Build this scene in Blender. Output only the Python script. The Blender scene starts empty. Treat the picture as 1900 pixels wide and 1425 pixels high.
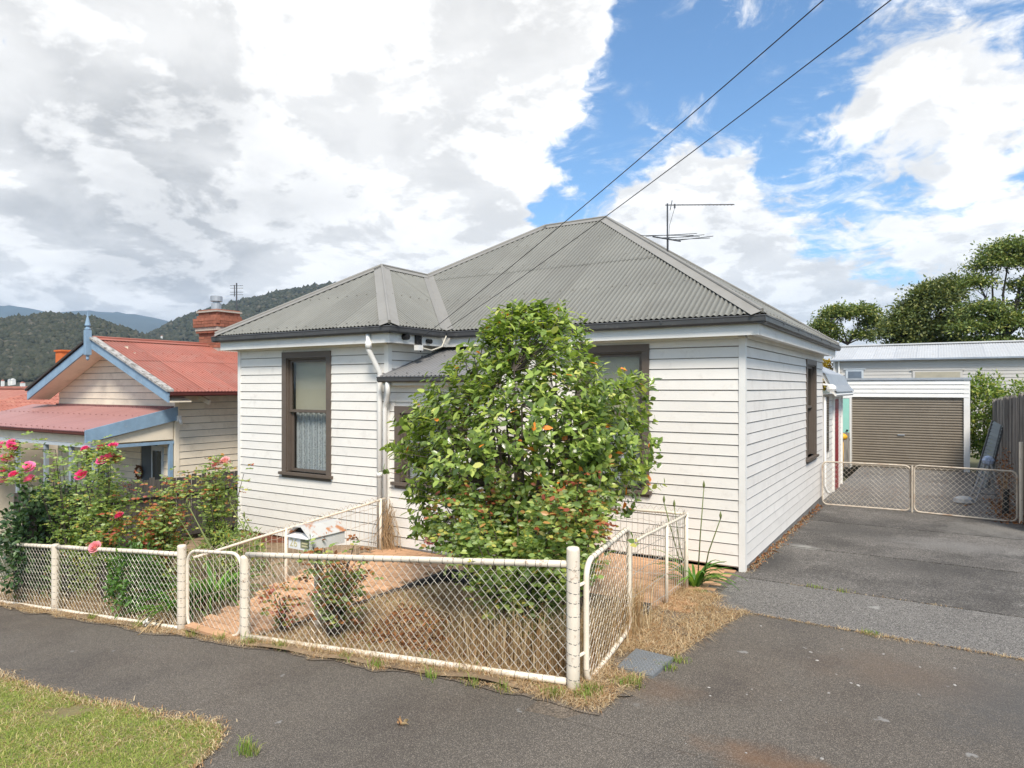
import bpy, math, random
import numpy as np
from mathutils import Vector, Matrix, noise as mnoise
random.seed(11); rng = np.random.default_rng(5)
R = math.radians
sc = bpy.context.scene
col = sc.collection

# ------------------------------------------------------------------ camera, sky, sun, exposure
TH = 0.5586; CAM = Vector((2.147, -9.13, 2.404)); FPX = 1264.12; V0 = 719.55
cd = bpy.data.cameras.new('camera'); cam = bpy.data.objects.new('camera', cd); col.objects.link(cam)
cam.location = CAM; cam.rotation_euler = (R(90), 0, TH)
cd.sensor_width = 36; cd.lens = 36 * FPX / 1900; cd.shift_y = (V0 - 712.5) / 1900
cd.clip_start = .05; cd.clip_end = 40000
sc.camera = cam
SUN_EL, SUN_AZ = R(50), R(140)            # azimuth clockwise from +Y (towards +X)
sd = bpy.data.lights.new('sun', 'SUN'); sd.energy = 2.9; sd.angle = R(16); sd.color = (1, .93, .83)
so = bpy.data.objects.new('sun', sd); col.objects.link(so)
sv = Vector((math.sin(SUN_AZ) * math.cos(SUN_EL), math.cos(SUN_AZ) * math.cos(SUN_EL), math.sin(SUN_EL)))
so.rotation_euler = (-sv).to_track_quat('-Z', 'Y').to_euler(); so.location = (0, -20, 30)
sc.view_settings.view_transform = 'Standard'; sc.view_settings.look = 'None'
sc.view_settings.exposure = 0.85; sc.view_settings.gamma = 1; sc.view_settings.use_curve_mapping = False
sc.render.engine = 'CYCLES'; sc.cycles.use_denoising = True
sc.cycles.max_bounces = 6; sc.cycles.transparent_max_bounces = 12; sc.cycles.volume_bounces = 1
sc.cycles.caustics_reflective = False; sc.cycles.caustics_refractive = False


def pixdir(u, v):
    r = (u - 950) / FPX; z = -(v - V0) / FPX; s, c = math.sin(TH), math.cos(TH)
    return Vector((c * r - s, s * r + c, z)).normalized()


def build_world():
    w = bpy.data.worlds.new('World'); sc.world = w; w.use_nodes = True
    nt = w.node_tree; nt.nodes.clear(); N = nt.nodes.new; K = nt.links.new
    out = N('ShaderNodeOutputWorld'); bg = N('ShaderNodeBackground'); bg.inputs[1].default_value = .1
    K(bg.outputs[0], out.inputs[0])
    sky = N('ShaderNodeTexSky'); sky.sky_type = 'NISHITA'; sky.sun_disc = False
    sky.sun_elevation = SUN_EL; sky.sun_rotation = SUN_AZ; sky.air_density = 1.0; sky.dust_density = .6; sky.ozone_density = 2.0
    tc = N('ShaderNodeTexCoord'); D = tc.outputs['Generated']

    def m(op, a, b=None, c=None):
        n = N('ShaderNodeMath'); n.operation = op
        for i, x in enumerate((a, b, c)):
            if x is None: continue
            if isinstance(x, (int, float)): n.inputs[i].default_value = x
            else: K(x, n.inputs[i])
        return n.outputs[0]

    def vm(op, a, b=None):
        n = N('ShaderNodeVectorMath'); n.operation = op
        for i, x in enumerate((a, b)):
            if x is None: continue
            if isinstance(x, (tuple, list, Vector)): n.inputs[i].default_value = tuple(x)
            else: K(x, n.inputs[i])
        return n

    def mr(x, a, b, c, d, smooth=True):
        n = N('ShaderNodeMapRange'); n.interpolation_type = 'SMOOTHSTEP' if smooth else 'LINEAR'
        K(x, n.inputs[0])
        for i, q in enumerate((a, b, c, d)): n.inputs[i + 1].default_value = q
        return n.outputs[0]
    sep = N('ShaderNodeSeparateXYZ'); K(D, sep.inputs[0])
    zz = m('ADD', m('MAXIMUM', sep.outputs[2], 0), .30)
    pv = vm('SCALE', D); K(m('DIVIDE', 1, zz), pv.inputs['Scale'])
    P = pv.outputs[0]

    def fbm(vec, scale, detail, rough, off=(0, 0, 0), dist=0.):
        n = N('ShaderNodeTexNoise'); n.inputs['Scale'].default_value = scale; n.inputs['Detail'].default_value = detail
        n.inputs['Roughness'].default_value = rough; n.inputs['Distortion'].default_value = dist
        K(vm('ADD', vec, off).outputs[0], n.inputs['Vector']); return n.outputs[0]
    # cloud masses stand in fixed compass directions; each is a soft bump of extra (or missing) cover
    dw = fbm(P, 2.2, 4, .6, (7, 3, 1)); dwv = N('ShaderNodeTexNoise'); dwv.inputs['Scale'].default_value = 3.2; dwv.inputs['Detail'].default_value = 5
    K(P, dwv.inputs['Vector'])
    wv = vm('SCALE', vm('SUBTRACT', dwv.outputs['Color'], (.5, .5, .5)).outputs[0]); wv.inputs['Scale'].default_value = .26
    DW = vm('NORMALIZE', vm('ADD', D, wv.outputs[0]).outputs[0]).outputs[0]
    cover = m('ADD', 0.07, 0.0)

    def blob(u, v, rad, amp):
        dn = vm('DOT_PRODUCT', DW, pixdir(u, v)).outputs['Value']
        g = mr(dn, math.cos(R(rad)), math.cos(R(rad * .25)), 0, 1)
        return m('MULTIPLY', g, amp)
    for b in ((330, 180, 30, .42), (640, 120, 16, .34), (980, 40, 7, .30), (850, 415, 7, .36), (900, 250, 8.5, .36), (700, 430, 6, .28), (250, 480, 16, .3), (1030, 180, 4.5, .20),
              (1220, 190, 7.5, -.50), (1090, 330, 6, -.48), (1200, 60, 5, -.42), (1420, 190, 8, -.20), (790, 335, 5.5, -.40), (600, 360, 4, -.2), (1370, 60, 6, -.22), (1560, 250, 13, .03), (1640, 450, 7, -.28), (1480, 350, 4, -.12), (1800, 250, 7, -.06),
              (1270, 355, 7.0, .44), (1170, 375, 4.0, .3), (1740, 190, 7, .20), (1640, 60, 7, .12), (1600, 560, 10, .42), (1350, 500, 9, .42), (1820, 540, 8, .3), (1880, 100, 6, .14), (1750, 400, 6, .10)):
        cover = m('ADD', cover, blob(*b))
    n1 = fbm(P, 3.4, 12, .60, (3.1, 1.2, 0), .2)
    n1b = fbm(P, 3.4, 12, .60, (3.1 + .035, 1.2 + .06, .055), .2)
    wisp = fbm(P, 11., 9, .66, (1, 5, 0), .8)
    dens = m('ADD', m('ADD', m('MULTIPLY', m('SUBTRACT', n1, .5), 1.6), cover), m('MULTIPLY', m('SUBTRACT', wisp, .5), .95))
    mask = mr(dens, -.06, .30, 0, 1)
    veil = m('MULTIPLY', mr(fbm(P, 4.5, 10, .68, (2, 8, 5), 1.2), .48, .70, 0, .75), mr(dens, -.55, -.05, 0, 1))
    mask = m('MAXIMUM', mask, veil)
    # shading of the cloud itself: billows, and greyer thick masses
    bill = mr(m('SUBTRACT', n1, n1b), -.05, .05, 0, 1)
    thick = mr(dens, .1, .6, 1, 0)
    grey = m('ADD', blob(320, 330, 10, .85), m('ADD', blob(230, 470, 13, .5), m('ADD', blob(40, 280, 11, .4), m('ADD', blob(460, 440, 9, .4), m('ADD', blob(1550, 520, 10, .28), blob(60, 540, 10, .4))))))
    grey = m('MULTIPLY', grey, mr(fbm(P, 2.6, 8, .55, (9, 2, 4), .5), .26, .72, .0, 1))
    soft = m('MULTIPLY', mr(fbm(P, 5.5, 8, .58, (4, 4, 2), .3), .35, .65, 0, 1), .12)
    val = m('SUBTRACT', m('ADD', .84, m('MULTIPLY', bill, .24)), m('ADD', m('MULTIPLY', m('MINIMUM', grey, .85), .26), soft))
    val = m('ADD', val, m('MULTIPLY', thick, .07))
    val = m('MAXIMUM', val, .45)
    ccol = N('ShaderNodeMixRGB'); K(mr(val, .4, .85, 0, 1), ccol.inputs[0]); ccol.inputs[1].default_value = (1.0, .995, .985, 1); ccol.inputs[2].default_value = (1, .985, .96, 1)
    cl = vm('SCALE', ccol.outputs[0]); K(m('MULTIPLY', val, CLOUD), cl.inputs['Scale'])
    sk = vm('MULTIPLY', sky.outputs[0], SKYTINT)
    mx = N('ShaderNodeMixRGB'); K(mask, mx.inputs[0]); K(sk.outputs[0], mx.inputs[1]); K(cl.outputs[0], mx.inputs[2])
    K(mx.outputs[0], bg.inputs[0])


CLOUD = 6.7; SKYTINT = (.74, .97, 1.10)
build_world()

# ------------------------------------------------------------------ helpers
WLOC = {}


def at_cam(u, v, d):
    r_ = (u - 950) / FPX; z = -(v - V0) / FPX; s, c = math.sin(TH), math.cos(TH); return (CAM.x + (c * r_ - s) * d, CAM.y + (s * r_ + c) * d, CAM.z + z * d)
def lerp(a, b, t): return a + (b - a) * t
def sstep(a, b, x):
    t = min(1, max(0, (x - a) / (b - a))); return t * t * (3 - 2 * t)
def V(*a): return Vector([float(q) for q in a])


class MB:
    def __init__(s): s.v = []; s.f = []; s.mi = []; s.cur = 0
    def add(s, vs, fs):
        o = len(s.v); s.v += [tuple(p) for p in vs]; s.f += [tuple(i + o for i in f) for f in fs]; s.mi += [s.cur] * len(fs); return s
    def box(s, x0, x1, y0, y1, z0, z1):
        return s.add([(x0, y0, z0), (x1, y0, z0), (x1, y1, z0), (x0, y1, z0), (x0, y0, z1), (x1, y0, z1), (x1, y1, z1), (x0, y1, z1)],
                     [(0, 3, 2, 1), (4, 5, 6, 7), (0, 1, 5, 4), (1, 2, 6, 5), (2, 3, 7, 6), (3, 0, 4, 7)])
    def hexa(s, p):      # eight points, bottom ring then top ring
        return s.add(p, [(0, 3, 2, 1), (4, 5, 6, 7), (0, 1, 5, 4), (1, 2, 6, 5), (2, 3, 7, 6), (3, 0, 4, 7)])
    def beam(s, a, b, w, h, up=V(0, 0, 1)):
        a, b = Vector(a), Vector(b); d = (b - a).normalized(); sx = d.cross(up).normalized() * (w / 2); sy = sx.cross(d).normalized() * (h / 2)
        return s.hexa([a - sx - sy, a + sx - sy, b + sx - sy, b - sx - sy, a - sx + sy, a + sx + sy, b + sx + sy, b - sx + sy])
    def tube(s, pts, r, n=6, caps=True):
        pts = [Vector(p) for p in pts]; rs = r if isinstance(r, (list, tuple)) else [r] * len(pts); o = len(s.v); prev = None
        for i, p in enumerate(pts):
            d = (pts[min(i + 1, len(pts) - 1)] - pts[max(i - 1, 0)])
            if d.length < 1e-9: d = V(0, 0, 1)
            d.normalize()
            if prev is None: prev = d.orthogonal().normalized()
            e = (prev - d * prev.dot(d))
            if e.length < 1e-6: e = d.orthogonal()
            e.normalize(); prev = e; g = d.cross(e)
            for k in range(n):
                a = 2 * math.pi * k / n; s.v.append(tuple(p + (e * math.cos(a) + g * math.sin(a)) * rs[i]))
        for i in range(len(pts) - 1):
            for k in range(n):
                a, b = o + i * n + k, o + i * n + (k + 1) % n; s.f.append((a, b, b + n, a + n)); s.mi.append(s.cur)
        if caps:
            s.f.append(tuple(o + k for k in reversed(range(n)))); s.mi.append(s.cur)
            e = o + (len(pts) - 1) * n; s.f.append(tuple(e + k for k in range(n))); s.mi.append(s.cur)
        return s
    def lathe(s, c, prof, n=12):   # prof: (r, z) list
        o = len(s.v); c = Vector(c)
        for r, z in prof:
            for k in range(n):
                a = 2 * math.pi * k / n; s.v.append((c.x + r * math.cos(a), c.y + r * math.sin(a), c.z + z))
        for i in range(len(prof) - 1):
            for k in range(n):
                a, b = o + i * n + k, o + i * n + (k + 1) % n; s.f.append((a, b, b + n, a + n)); s.mi.append(s.cur)
        s.f.append(tuple(o + k for k in reversed(range(n)))); s.mi.append(s.cur)
        e = o + (len(prof) - 1) * n; s.f.append(tuple(e + k for k in range(n))); s.mi.append(s.cur)
        return s
    def prism(s, poly, off):
        n = len(poly); off = Vector(off); p = [Vector(q) for q in poly]
        return s.add(p + [q + off for q in p], [tuple(reversed(range(n))), tuple(range(n, 2 * n))] + [(i, (i + 1) % n, n + (i + 1) % n, n + i) for i in range(n)])


def link_mesh(name, v, f, mats, parent=None, smooth=False, mi=None, attr=None, kind=None, origin=None):
    me = bpy.data.meshes.new(name)
    o = bpy.data.objects.new(name, me); col.objects.link(o)
    base = WLOC.get(parent, V(0, 0, 0)) if parent else V(0, 0, 0)
    if origin is not None: base = Vector(origin)
    a = np.asarray(v, dtype=np.float64).reshape(-1, 3) - np.array(base)
    if isinstance(f, np.ndarray) and f.ndim == 2:
        k = f.shape[1]; me.vertices.add(len(a)); me.vertices.foreach_set('co', a.astype(np.float32).ravel())
        me.loops.add(f.size); me.loops.foreach_set('vertex_index', f.astype(np.int32).ravel()); me.polygons.add(len(f))
        me.polygons.foreach_set('loop_start', (np.arange(len(f)) * k).astype(np.int32)); me.update(calc_edges=True); me.validate()
    else:
        me.from_pydata([tuple(x) for x in a], [], f); me.update()
    for m_ in (mats if isinstance(mats, (list, tuple)) else [mats]): me.materials.append(m_)
    if mi is not None and len(mi) == len(me.polygons) and max(mi, default=0) > 0: me.polygons.foreach_set('material_index', np.array(mi, dtype=np.int32))
    if attr is not None:
        at = me.attributes.new('rnd', 'FLOAT', 'POINT'); at.data.foreach_set('value', np.asarray(attr, dtype=np.float32))
    if smooth: me.polygons.foreach_set('use_smooth', np.ones(len(me.polygons), dtype=bool))
    if parent: o.parent = parent; WLOC[o] = WLOC.get(parent, V(0, 0, 0)).copy()
    elif origin is not None: o.location = base; WLOC[o] = base
    if kind: o['kind'] = kind
    return o


def part(name, mb, mat, parent, smooth=False, kind=None, label=None, origin=None):
    o = link_mesh(name, mb.v, mb.f, mat, parent, smooth, mb.mi, kind=kind, origin=origin)
    if label: o['label'] = label
    return o


def thing(name, label, cat, loc, group=None):
    o = bpy.data.objects.new(name, None); col.objects.link(o); o.location = loc; o.empty_display_size = .2
    WLOC[o] = Vector(loc); o['label'] = label; o['category'] = cat
    if group: o['group'] = group
    return o


def tag(o, label, cat, group=None):
    o['label'] = label; o['category'] = cat
    if group: o['group'] = group
    return o


def copy_piece(src, parent, loc, rot=(0, 0, 0), scl=(1, 1, 1)):
    o = src.copy(); col.objects.link(o); o.parent = parent
    o.location = Vector(loc) - WLOC.get(parent, V(0, 0, 0)); o.rotation_euler = rot; o.scale = scl; return o


# ---- materials
PAN = {}
def M(name, base, rough=.6, pan_shade=0, var=.12, scale=3., bump=0., bscale=40., stain=None, metal=0., rv=.06, spec=.4, stretch=None, spk=None, stain2=None, spots=None, gum=None):
    m = bpy.data.materials.new(name); m.use_nodes = True; nt = m.node_tree; N = nt.nodes.new; K = nt.links.new
    b = nt.nodes['Principled BSDF']; b.inputs['Roughness'].default_value = rough; b.inputs['Metallic'].default_value = metal
    b.inputs['Specular IOR Level'].default_value = spec
    tc = N('ShaderNodeTexCoord'); oi = N('ShaderNodeObjectInfo')
    ad = N('ShaderNodeVectorMath'); ad.operation = 'ADD'; K(tc.outputs['Object'], ad.inputs[0])
    sc_ = N('ShaderNodeVectorMath'); sc_.operation = 'SCALE'; sc_.inputs[0].default_value = (37, 19, 53); K(oi.outputs['Random'], sc_.inputs['Scale']); K(sc_.outputs[0], ad.inputs[1])
    vec = ad.outputs[0]
    if stretch:
        mp = N('ShaderNodeMapping'); mp.inputs['Scale'].default_value = stretch; K(vec, mp.inputs[0]); vec = mp.outputs[0]

    def nz(s, d=5, r=.6):
        n = N('ShaderNodeTexNoise'); n.inputs['Scale'].default_value = s; n.inputs['Detail'].default_value = d; n.inputs['Roughness'].default_value = r; K(vec, n.inputs['Vector']); return n.outputs[0]

    def mrr(x, a, b_, c, d):
        n = N('ShaderNodeMapRange'); n.clamp = True; K(x, n.inputs[0])
        for i, q in enumerate((a, b_, c, d)): n.inputs[i + 1].default_value = q
        return n.outputs[0]
    f1 = mrr(nz(scale), .3, .7, 1 - var, 1 + var); f2 = mrr(oi.outputs['Random'], 0, 1, 1 - rv, 1 + rv)
    mu = N('ShaderNodeMath'); mu.operation = 'MULTIPLY'; K(f1, mu.inputs[0]); K(f2, mu.inputs[1])
    cs = N('ShaderNodeVectorMath'); cs.operation = 'SCALE'; cs.inputs[0].default_value = base[:3]; K(mu.outputs[0], cs.inputs['Scale'])
    c = cs.outputs[0]

    def over(c, st):
        scol, ss, lo, hi, amt = st
        mx = N('ShaderNodeMixRGB'); K(mrr(nz(ss, 6, .65), lo, hi, 0, amt), mx.inputs[0]); K(c, mx.inputs[1]); mx.inputs[2].default_value = (*scol, 1); return mx.outputs[0]
    if stain: c = over(c, stain)
    if stain2: c = over(c, stain2)
    if spk:   # aggregate speckle: (scale, dark factor, light factor)
        vo = N('ShaderNodeTexVoronoi'); vo.inputs['Scale'].default_value = spk[0]; K(vec, vo.inputs['Vector'])
        sp = N('ShaderNodeSeparateColor'); K(vo.outputs['Color'], sp.inputs[0])
        g = N('ShaderNodeVectorMath'); g.operation = 'SCALE'; K(c, g.inputs[0])
        pw = N('ShaderNodeMath'); pw.operation = 'POWER'; K(sp.outputs[0], pw.inputs[0]); pw.inputs[1].default_value = spk[3] if len(spk) > 3 else 2.5
        K(mrr(pw.outputs[0], 0, 1, spk[1], spk[2]), g.inputs['Scale']); c = g.outputs[0]
    if spots or gum:
        sx = N('ShaderNodeSeparateXYZ'); K(tc.outputs['Object'], sx.inputs[0])
        def mth(op, a, b_=None):
            q = N('ShaderNodeMath'); q.operation = op
            for i_, v_ in enumerate((a, b_)):
                if v_ is None: continue
                if isinstance(v_, (int, float)): q.inputs[i_].default_value = v_
                else: K(v_, q.inputs[i_])
            return q.outputs[0]
    for (px_, py_, rx_, ry_, scol, amt) in (spots or ()):
        dx_ = mth('DIVIDE', mth('SUBTRACT', sx.outputs[0], px_), rx_); dy_ = mth('DIVIDE', mth('SUBTRACT', sx.outputs[1], py_), ry_)
        rr_ = mth('ADD', mth('SQRT', mth('ADD', mth('MULTIPLY', dx_, dx_), mth('MULTIPLY', dy_, dy_))), mth('MULTIPLY', mth('SUBTRACT', nz(3.2, 8, .7), .5), 2.2))
        mx = N('ShaderNodeMixRGB'); K(mrr(rr_, .25, 1.15, amt, 0), mx.inputs[0]); K(c, mx.inputs[1]); mx.inputs[2].default_value = (*scol, 1); c = mx.outputs[0]
    if gum:
        vo2 = N('ShaderNodeTexVoronoi'); vo2.inputs['Scale'].default_value = gum[0]
        wv_ = N('ShaderNodeVectorMath'); wv_.operation = 'ADD'; K(vec, wv_.inputs[0]); nn_ = N('ShaderNodeTexNoise'); nn_.inputs['Scale'].default_value = 14; K(vec, nn_.inputs['Vector']); sc2 = N('ShaderNodeVectorMath'); sc2.operation = 'SCALE'; sc2.inputs['Scale'].default_value = .12; K(nn_.outputs['Color'], sc2.inputs[0]); K(sc2.outputs[0], wv_.inputs[1]); K(wv_.outputs[0], vo2.inputs['Vector'])
        sp2 = N('ShaderNodeSeparateColor'); K(vo2.outputs['Color'], sp2.inputs[0])
        msk = mth('MULTIPLY', mrr(vo2.outputs['Distance'], gum[1] * .6, gum[1], 1, 0), mrr(sp2.outputs[0], .62, .66, 0, .75))
        mx = N('ShaderNodeMixRGB'); K(msk, mx.inputs[0]); K(c, mx.inputs[1]); mx.inputs[2].default_value = (*gum[2], 1); c = mx.outputs[0]
    if pan_shade:  # darkens corrugation valleys: their weak shade put into the colour, with some dirt
        at = N('ShaderNodeAttribute'); at.attribute_name = 'rnd'; mx = N('ShaderNodeMixRGB'); mx.blend_type = 'MULTIPLY'; K(mrr(at.outputs['Fac'], .25, .9, 0, 1), mx.inputs[0]); K(c, mx.inputs[1]); mx.inputs[2].default_value = (1 - pan_shade,) * 3 + (1,); c = mx.outputs[0]
    K(c, b.inputs['Base Color'])
    if bump:
        bp = N('ShaderNodeBump'); bp.inputs['Strength'].default_value = 1; bp.inputs['Distance'].default_value = bump; K(nz(bscale, 4), bp.inputs['Height']); K(bp.outputs[0], b.inputs['Normal'])
    return m


def FOL(name, cols, rough=.45, trans=.3, spec=.4, jit=.35):
    m = bpy.data.materials.new(name); m.use_nodes = True; nt = m.node_tree; N = nt.nodes.new; K = nt.links.new
    b = nt.nodes['Principled BSDF']; out = nt.nodes['Material Output']; b.inputs['Roughness'].default_value = rough; b.inputs['Specular IOR Level'].default_value = spec
    at = N('ShaderNodeAttribute'); at.attribute_name = 'rnd'; oi = N('ShaderNodeObjectInfo')
    a = N('ShaderNodeMath'); a.operation = 'ADD'; K(at.outputs['Fac'], a.inputs[0]); K(oi.outputs['Random'], a.inputs[1])
    fr = N('ShaderNodeMath'); fr.operation = 'FRACT'; K(a.outputs[0], fr.inputs[0])
    rp = N('ShaderNodeValToRGB'); K(fr.outputs[0], rp.inputs[0]); e = rp.color_ramp.elements
    rp.color_ramp.interpolation = 'CONSTANT'
    pos = 0.; tot = sum(c[1] for c in cols)
    for i, (c, wgt) in enumerate(cols):
        el = (e[i] if i < 2 else e.new(min(.999, pos / tot))); el.position = min(.999, pos / tot); el.color = (*c, 1); pos += wgt
    K(rp.outputs[0], b.inputs['Base Color'])
    tr = N('ShaderNodeBsdfTranslucent'); br = N('ShaderNodeVectorMath'); br.operation = 'MULTIPLY'; K(rp.outputs[0], br.inputs[0]); br.inputs[1].default_value = (1.5, 1.5, .8); K(br.outputs[0], tr.inputs[0])
    mx = N('ShaderNodeMixShader'); mx.inputs[0].default_value = trans; K(b.outputs[0], mx.inputs[1]); K(tr.outputs[0], mx.inputs[2]); K(mx.outputs[0], out.inputs[0])
    return m


def GLASS(name, tint=(.02, .022, .024), refl=.5):
    m = bpy.data.materials.new(name); m.use_nodes = True; nt = m.node_tree; nt.nodes.clear(); N = nt.nodes.new; K = nt.links.new
    out = N('ShaderNodeOutputMaterial'); mx = N('ShaderNodeMixShader'); t = N('ShaderNodeBsdfTransparent'); g = N('ShaderNodeBsdfGlossy'); g.inputs['Roughness'].default_value = .02
    t.inputs[0].default_value = (.82, .84, .84, 1)
    geo = N('ShaderNodeNewGeometry'); inv = N('ShaderNodeMath'); inv.operation = 'SUBTRACT'; inv.inputs[0].default_value = 1; K(geo.outputs['Backfacing'], inv.inputs[1]); fr = N('ShaderNodeFresnel'); fr.inputs[0].default_value = 1.5; mu = N('ShaderNodeMath'); mu.operation = 'MULTIPLY_ADD'; K(fr.outputs[0], mu.inputs[0]); mu.inputs[1].default_value = 1.1; mu.inputs[2].default_value = .02
    ml = N('ShaderNodeMath'); ml.operation = 'MULTIPLY'; K(mu.outputs[0], ml.inputs[0]); K(inv.outputs[0], ml.inputs[1])
    K(ml.outputs[0], mx.inputs[0]); K(t.outputs[0], mx.inputs[1]); K(g.outputs[0], mx.inputs[2]); K(mx.outputs[0], out.inputs[0]); return m


DIRT = ((.42, .37, .31), 6., .56, .76, .28)
white = M('white_paint', (.785, .75, .69), .5, 0, .03, 2., .0012, 120, DIRT, rv=.025, stain2=((.46, .44, .40), 1.3, .55, .8, .15))
shade_grime = M('board_joint_shade_grime', (.37, .325, .28), .9, 0, .2, 6)
white2 = M('white_trim_paint', (.785, .765, .72), .45, 0, .05, 2., .0008, 90, ((.40, .36, .30), 5, .58, .78, .3), rv=.02)
whiteS = M('dusty_white_paint', (.76, .72, .665), .55, 0, .04, 2., .0012, 120, ((.36, .31, .27), 3., .52, .75, .25), rv=.02)
brown = M('brown_trim_paint', (.125, .098, .078), .5, 0, .08, 5, .0006, 60)
gutm = M('dark_gutter_paint', (.075, .076, .078), .4, 0, .15, 3, 0, 30, ((.25, .24, .22), 8, .58, .72, .4))
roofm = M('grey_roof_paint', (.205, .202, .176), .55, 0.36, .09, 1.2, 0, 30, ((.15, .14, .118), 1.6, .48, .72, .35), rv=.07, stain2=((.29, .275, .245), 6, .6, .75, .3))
capm = M('roof_cap_paint', (.255, .243, .218), .5, 0, .06, 2, 0, 30, ((.16, .15, .13), 4, .5, .75, .5), rv=.05)
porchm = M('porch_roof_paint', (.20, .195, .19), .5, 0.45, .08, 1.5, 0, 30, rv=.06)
glass = GLASS('window_glass')
blindm = M('cream_blind_fabric', (.80, .70, .52), .8, 0, .05, 2, 0, 30)
dark = M('dark_interior', (.012, .012, .013), .9, 0, .1)
RUST = (.20, .098, .042)
asph = M('asphalt', (.132, .113, .092), .88, 0, .12, .7, .006, 140, ((.125, .09, .062), .55, .50, .72, .5), spk=(240., .6, 2.5, 4.), stain2=((.070, .063, .058), 1.1, .50, .75, .6),
         spots=[(1.4, -4.72, .62, .22, RUST, .5), (2.2, -4.6, .35, .2, RUST, .36), (.35, -4.05, .3, .3, RUST, .25), (1.9, -2.6, .8, .5, (.15, .10, .065), .4), (2.9, -2.9, .9, 1.1, (.075, .076, .076), .55)], gum=(2.6, .11, (.30, .29, .27)))
slabm = M('exposed_aggregate', (.165, .153, .137), .88, 0, .12, .9, .006, 120, ((.10, .092, .082), .9, .48, .66, .6), spk=(150., .45, 2.3, 2.2), stain2=((.28, .265, .24), 2.1, .6, .74, .5), gum=(1.3, .09, (.34, .33, .30)))
slabd = M('weathered_concrete', (.128, .116, .102), .88, 0, .14, .9, .006, 120, ((.060, .054, .047), .8, .44, .62, .8), spk=(120., .5, 2.3, 2.4), stain2=((.24, .225, .20), 1.7, .58, .72, .6), gum=(1.1, .10, (.34, .33, .30)),
          spots=[(-1.55, -2.2, .3, .9, (.045, .042, .038), .7), (-1.3, -1.0, .25, .16, (.33, .32, .29), .8), (.6, .3, 1.0, .6, (.20, .19, .175), .5), (-.9, .9, .7, .9, (.05, .046, .041), .6), (1.2, 2.2, .8, .8, (.21, .20, .18), .5), (.2, -1.6, .9, .5, (.07, .063, .055), .5)])
soil = M('dry_soil', (.27, .19, .115), .95, 0, .3, 5, .02, 30, ((.09, .06, .04), 3, .5, .7, .6))
dirtm = M('verge_dirt', (.17, .135, .10), .95, 0, .3, 6, .015, 40, ((.10, .08, .06), 4, .5, .7, .7), spk=(120, .6, 1.7, 2.))
lawnm = M('lawn_soil', (.22, .19, .085), .95, 0, .25, 3, .015, 40, ((.24, .17, .08), 2.2, .5, .65, .7))
groundm = M('rough_ground', (.10, .10, .055), .95, 0, .3, .3)
pavem = M('terracotta_paver', (.54, .315, .175), .8, 0, .12, 6, .002, 60, ((.30, .17, .10), 7, .55, .72, .4), rv=.10)
jointm = M('sandy_joint', (.22, .15, .09), .95, 0, .2, 8)
kerbm = M('weathered_timber_edge', (.05, .045, .042), .9, 0, .25, 6, .004, 40)
brickm = M('red_brick', (.30, .115, .07), .85, 0, .15, 12, .004, 60, ((.13, .06, .045), 9, .55, .75, .5), rv=.22)
mortar = M('lime_mortar', (.42, .37, .31), .9, 0, .15, 10)
pipem = M('cream_pipe_paint', (.75, .66, .53), .5, 0, .07, 5, .0012, 90, ((.28, .15, .08), 16, .60, .68, .7), stain2=((.45, .41, .35), 4, .6, .74, .12))
wirem = M('weathered_wire', (.62, .57, .49), .5, 0, .2, 6, metal=.2)
tiem = M('dark_tie_wire', (.13, .12, .11), .5, 0, .2, 6, metal=.3)
rustw = M('rusty_cream_wire', (.56, .48, .38), .55, 0, .2, 6, 0, 30, ((.30, .15, .07), 7, .5, .65, .6))
palm = M('weathered_paling', (.25, .225, .195), .9, 0, .25, 4, .004, 30, ((.09, .08, .07), 3, .45, .7, .7), rv=.28, stretch=(6, 6, .5))
palb = M('old_dark_paling', (.095, .085, .075), .9, 0, .25, 4, .004, 30, ((.04, .035, .03), 3, .45, .7, .7), rv=.22, stretch=(6, 6, .5))
cream = M('cream_weatherboard_paint', (.79, .69, .54), .55, 0, .06, 2, .0012, 90, ((.40, .32, .23), 3, .52, .72, .35), rv=.04)
blue = M('sky_blue_paint', (.23, .34, .45), .6, 0, .12, 5, .001, 60, ((.40, .44, .46), 14, .60, .72, .5), rv=.02, stain2=((.12, .17, .22), 4, .55, .75, .4))
palegrey = M('pale_grey_blue_paint', (.50, .54, .57), .5, 0, .05)
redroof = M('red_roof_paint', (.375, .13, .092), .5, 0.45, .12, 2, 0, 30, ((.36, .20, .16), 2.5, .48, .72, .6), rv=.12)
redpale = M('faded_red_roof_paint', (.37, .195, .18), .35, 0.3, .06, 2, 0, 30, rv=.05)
maroon = M('maroon_gutter_paint', (.13, .035, .03), .4, 0, .1)
oldwood = M('peeling_grey_timber', (.42, .40, .37), .9, 0, .3, 12, .004, 40, ((.10, .09, .08), 9, .5, .62, .8))
galv = M('galvanised_steel', (.46, .48, .50), .4, 0, .1, 6, metal=.5, rv=.08)
zinc = M('zinc_roof_sheet', (.52, .525, .52), .42, 0.08, .07, 3, 0, 30, ((.40, .36, .30), 4, .58, .72, .4), metal=.15, rv=.06)
tin = M('white_tin', (.74, .73, .70), .4, 0, .05, 5, 0, 30, ((.45, .16, .05), 8, .67, .72, .5))
gold = M('gold_number_print', (.56, .50, .30), .5, 0, .05)
olive = M('olive_label', (.22, .22, .13), .5, 0, .1)
black = M('black_plastic', (.015, .015, .016), .4, 0, .1)
copper = M('antenna_metal', (.10, .10, .105), .4, 0, .1, metal=.5)
rollm = M('brown_roller_door', (.23, .195, .15), .5, 0, .06, 3, 0, 30, ((.17, .14, .11), 2, .5, .7, .4))
shedw = M('grey_shed_boards', (.52, .495, .455), .6, 0, .05, 1)
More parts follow.
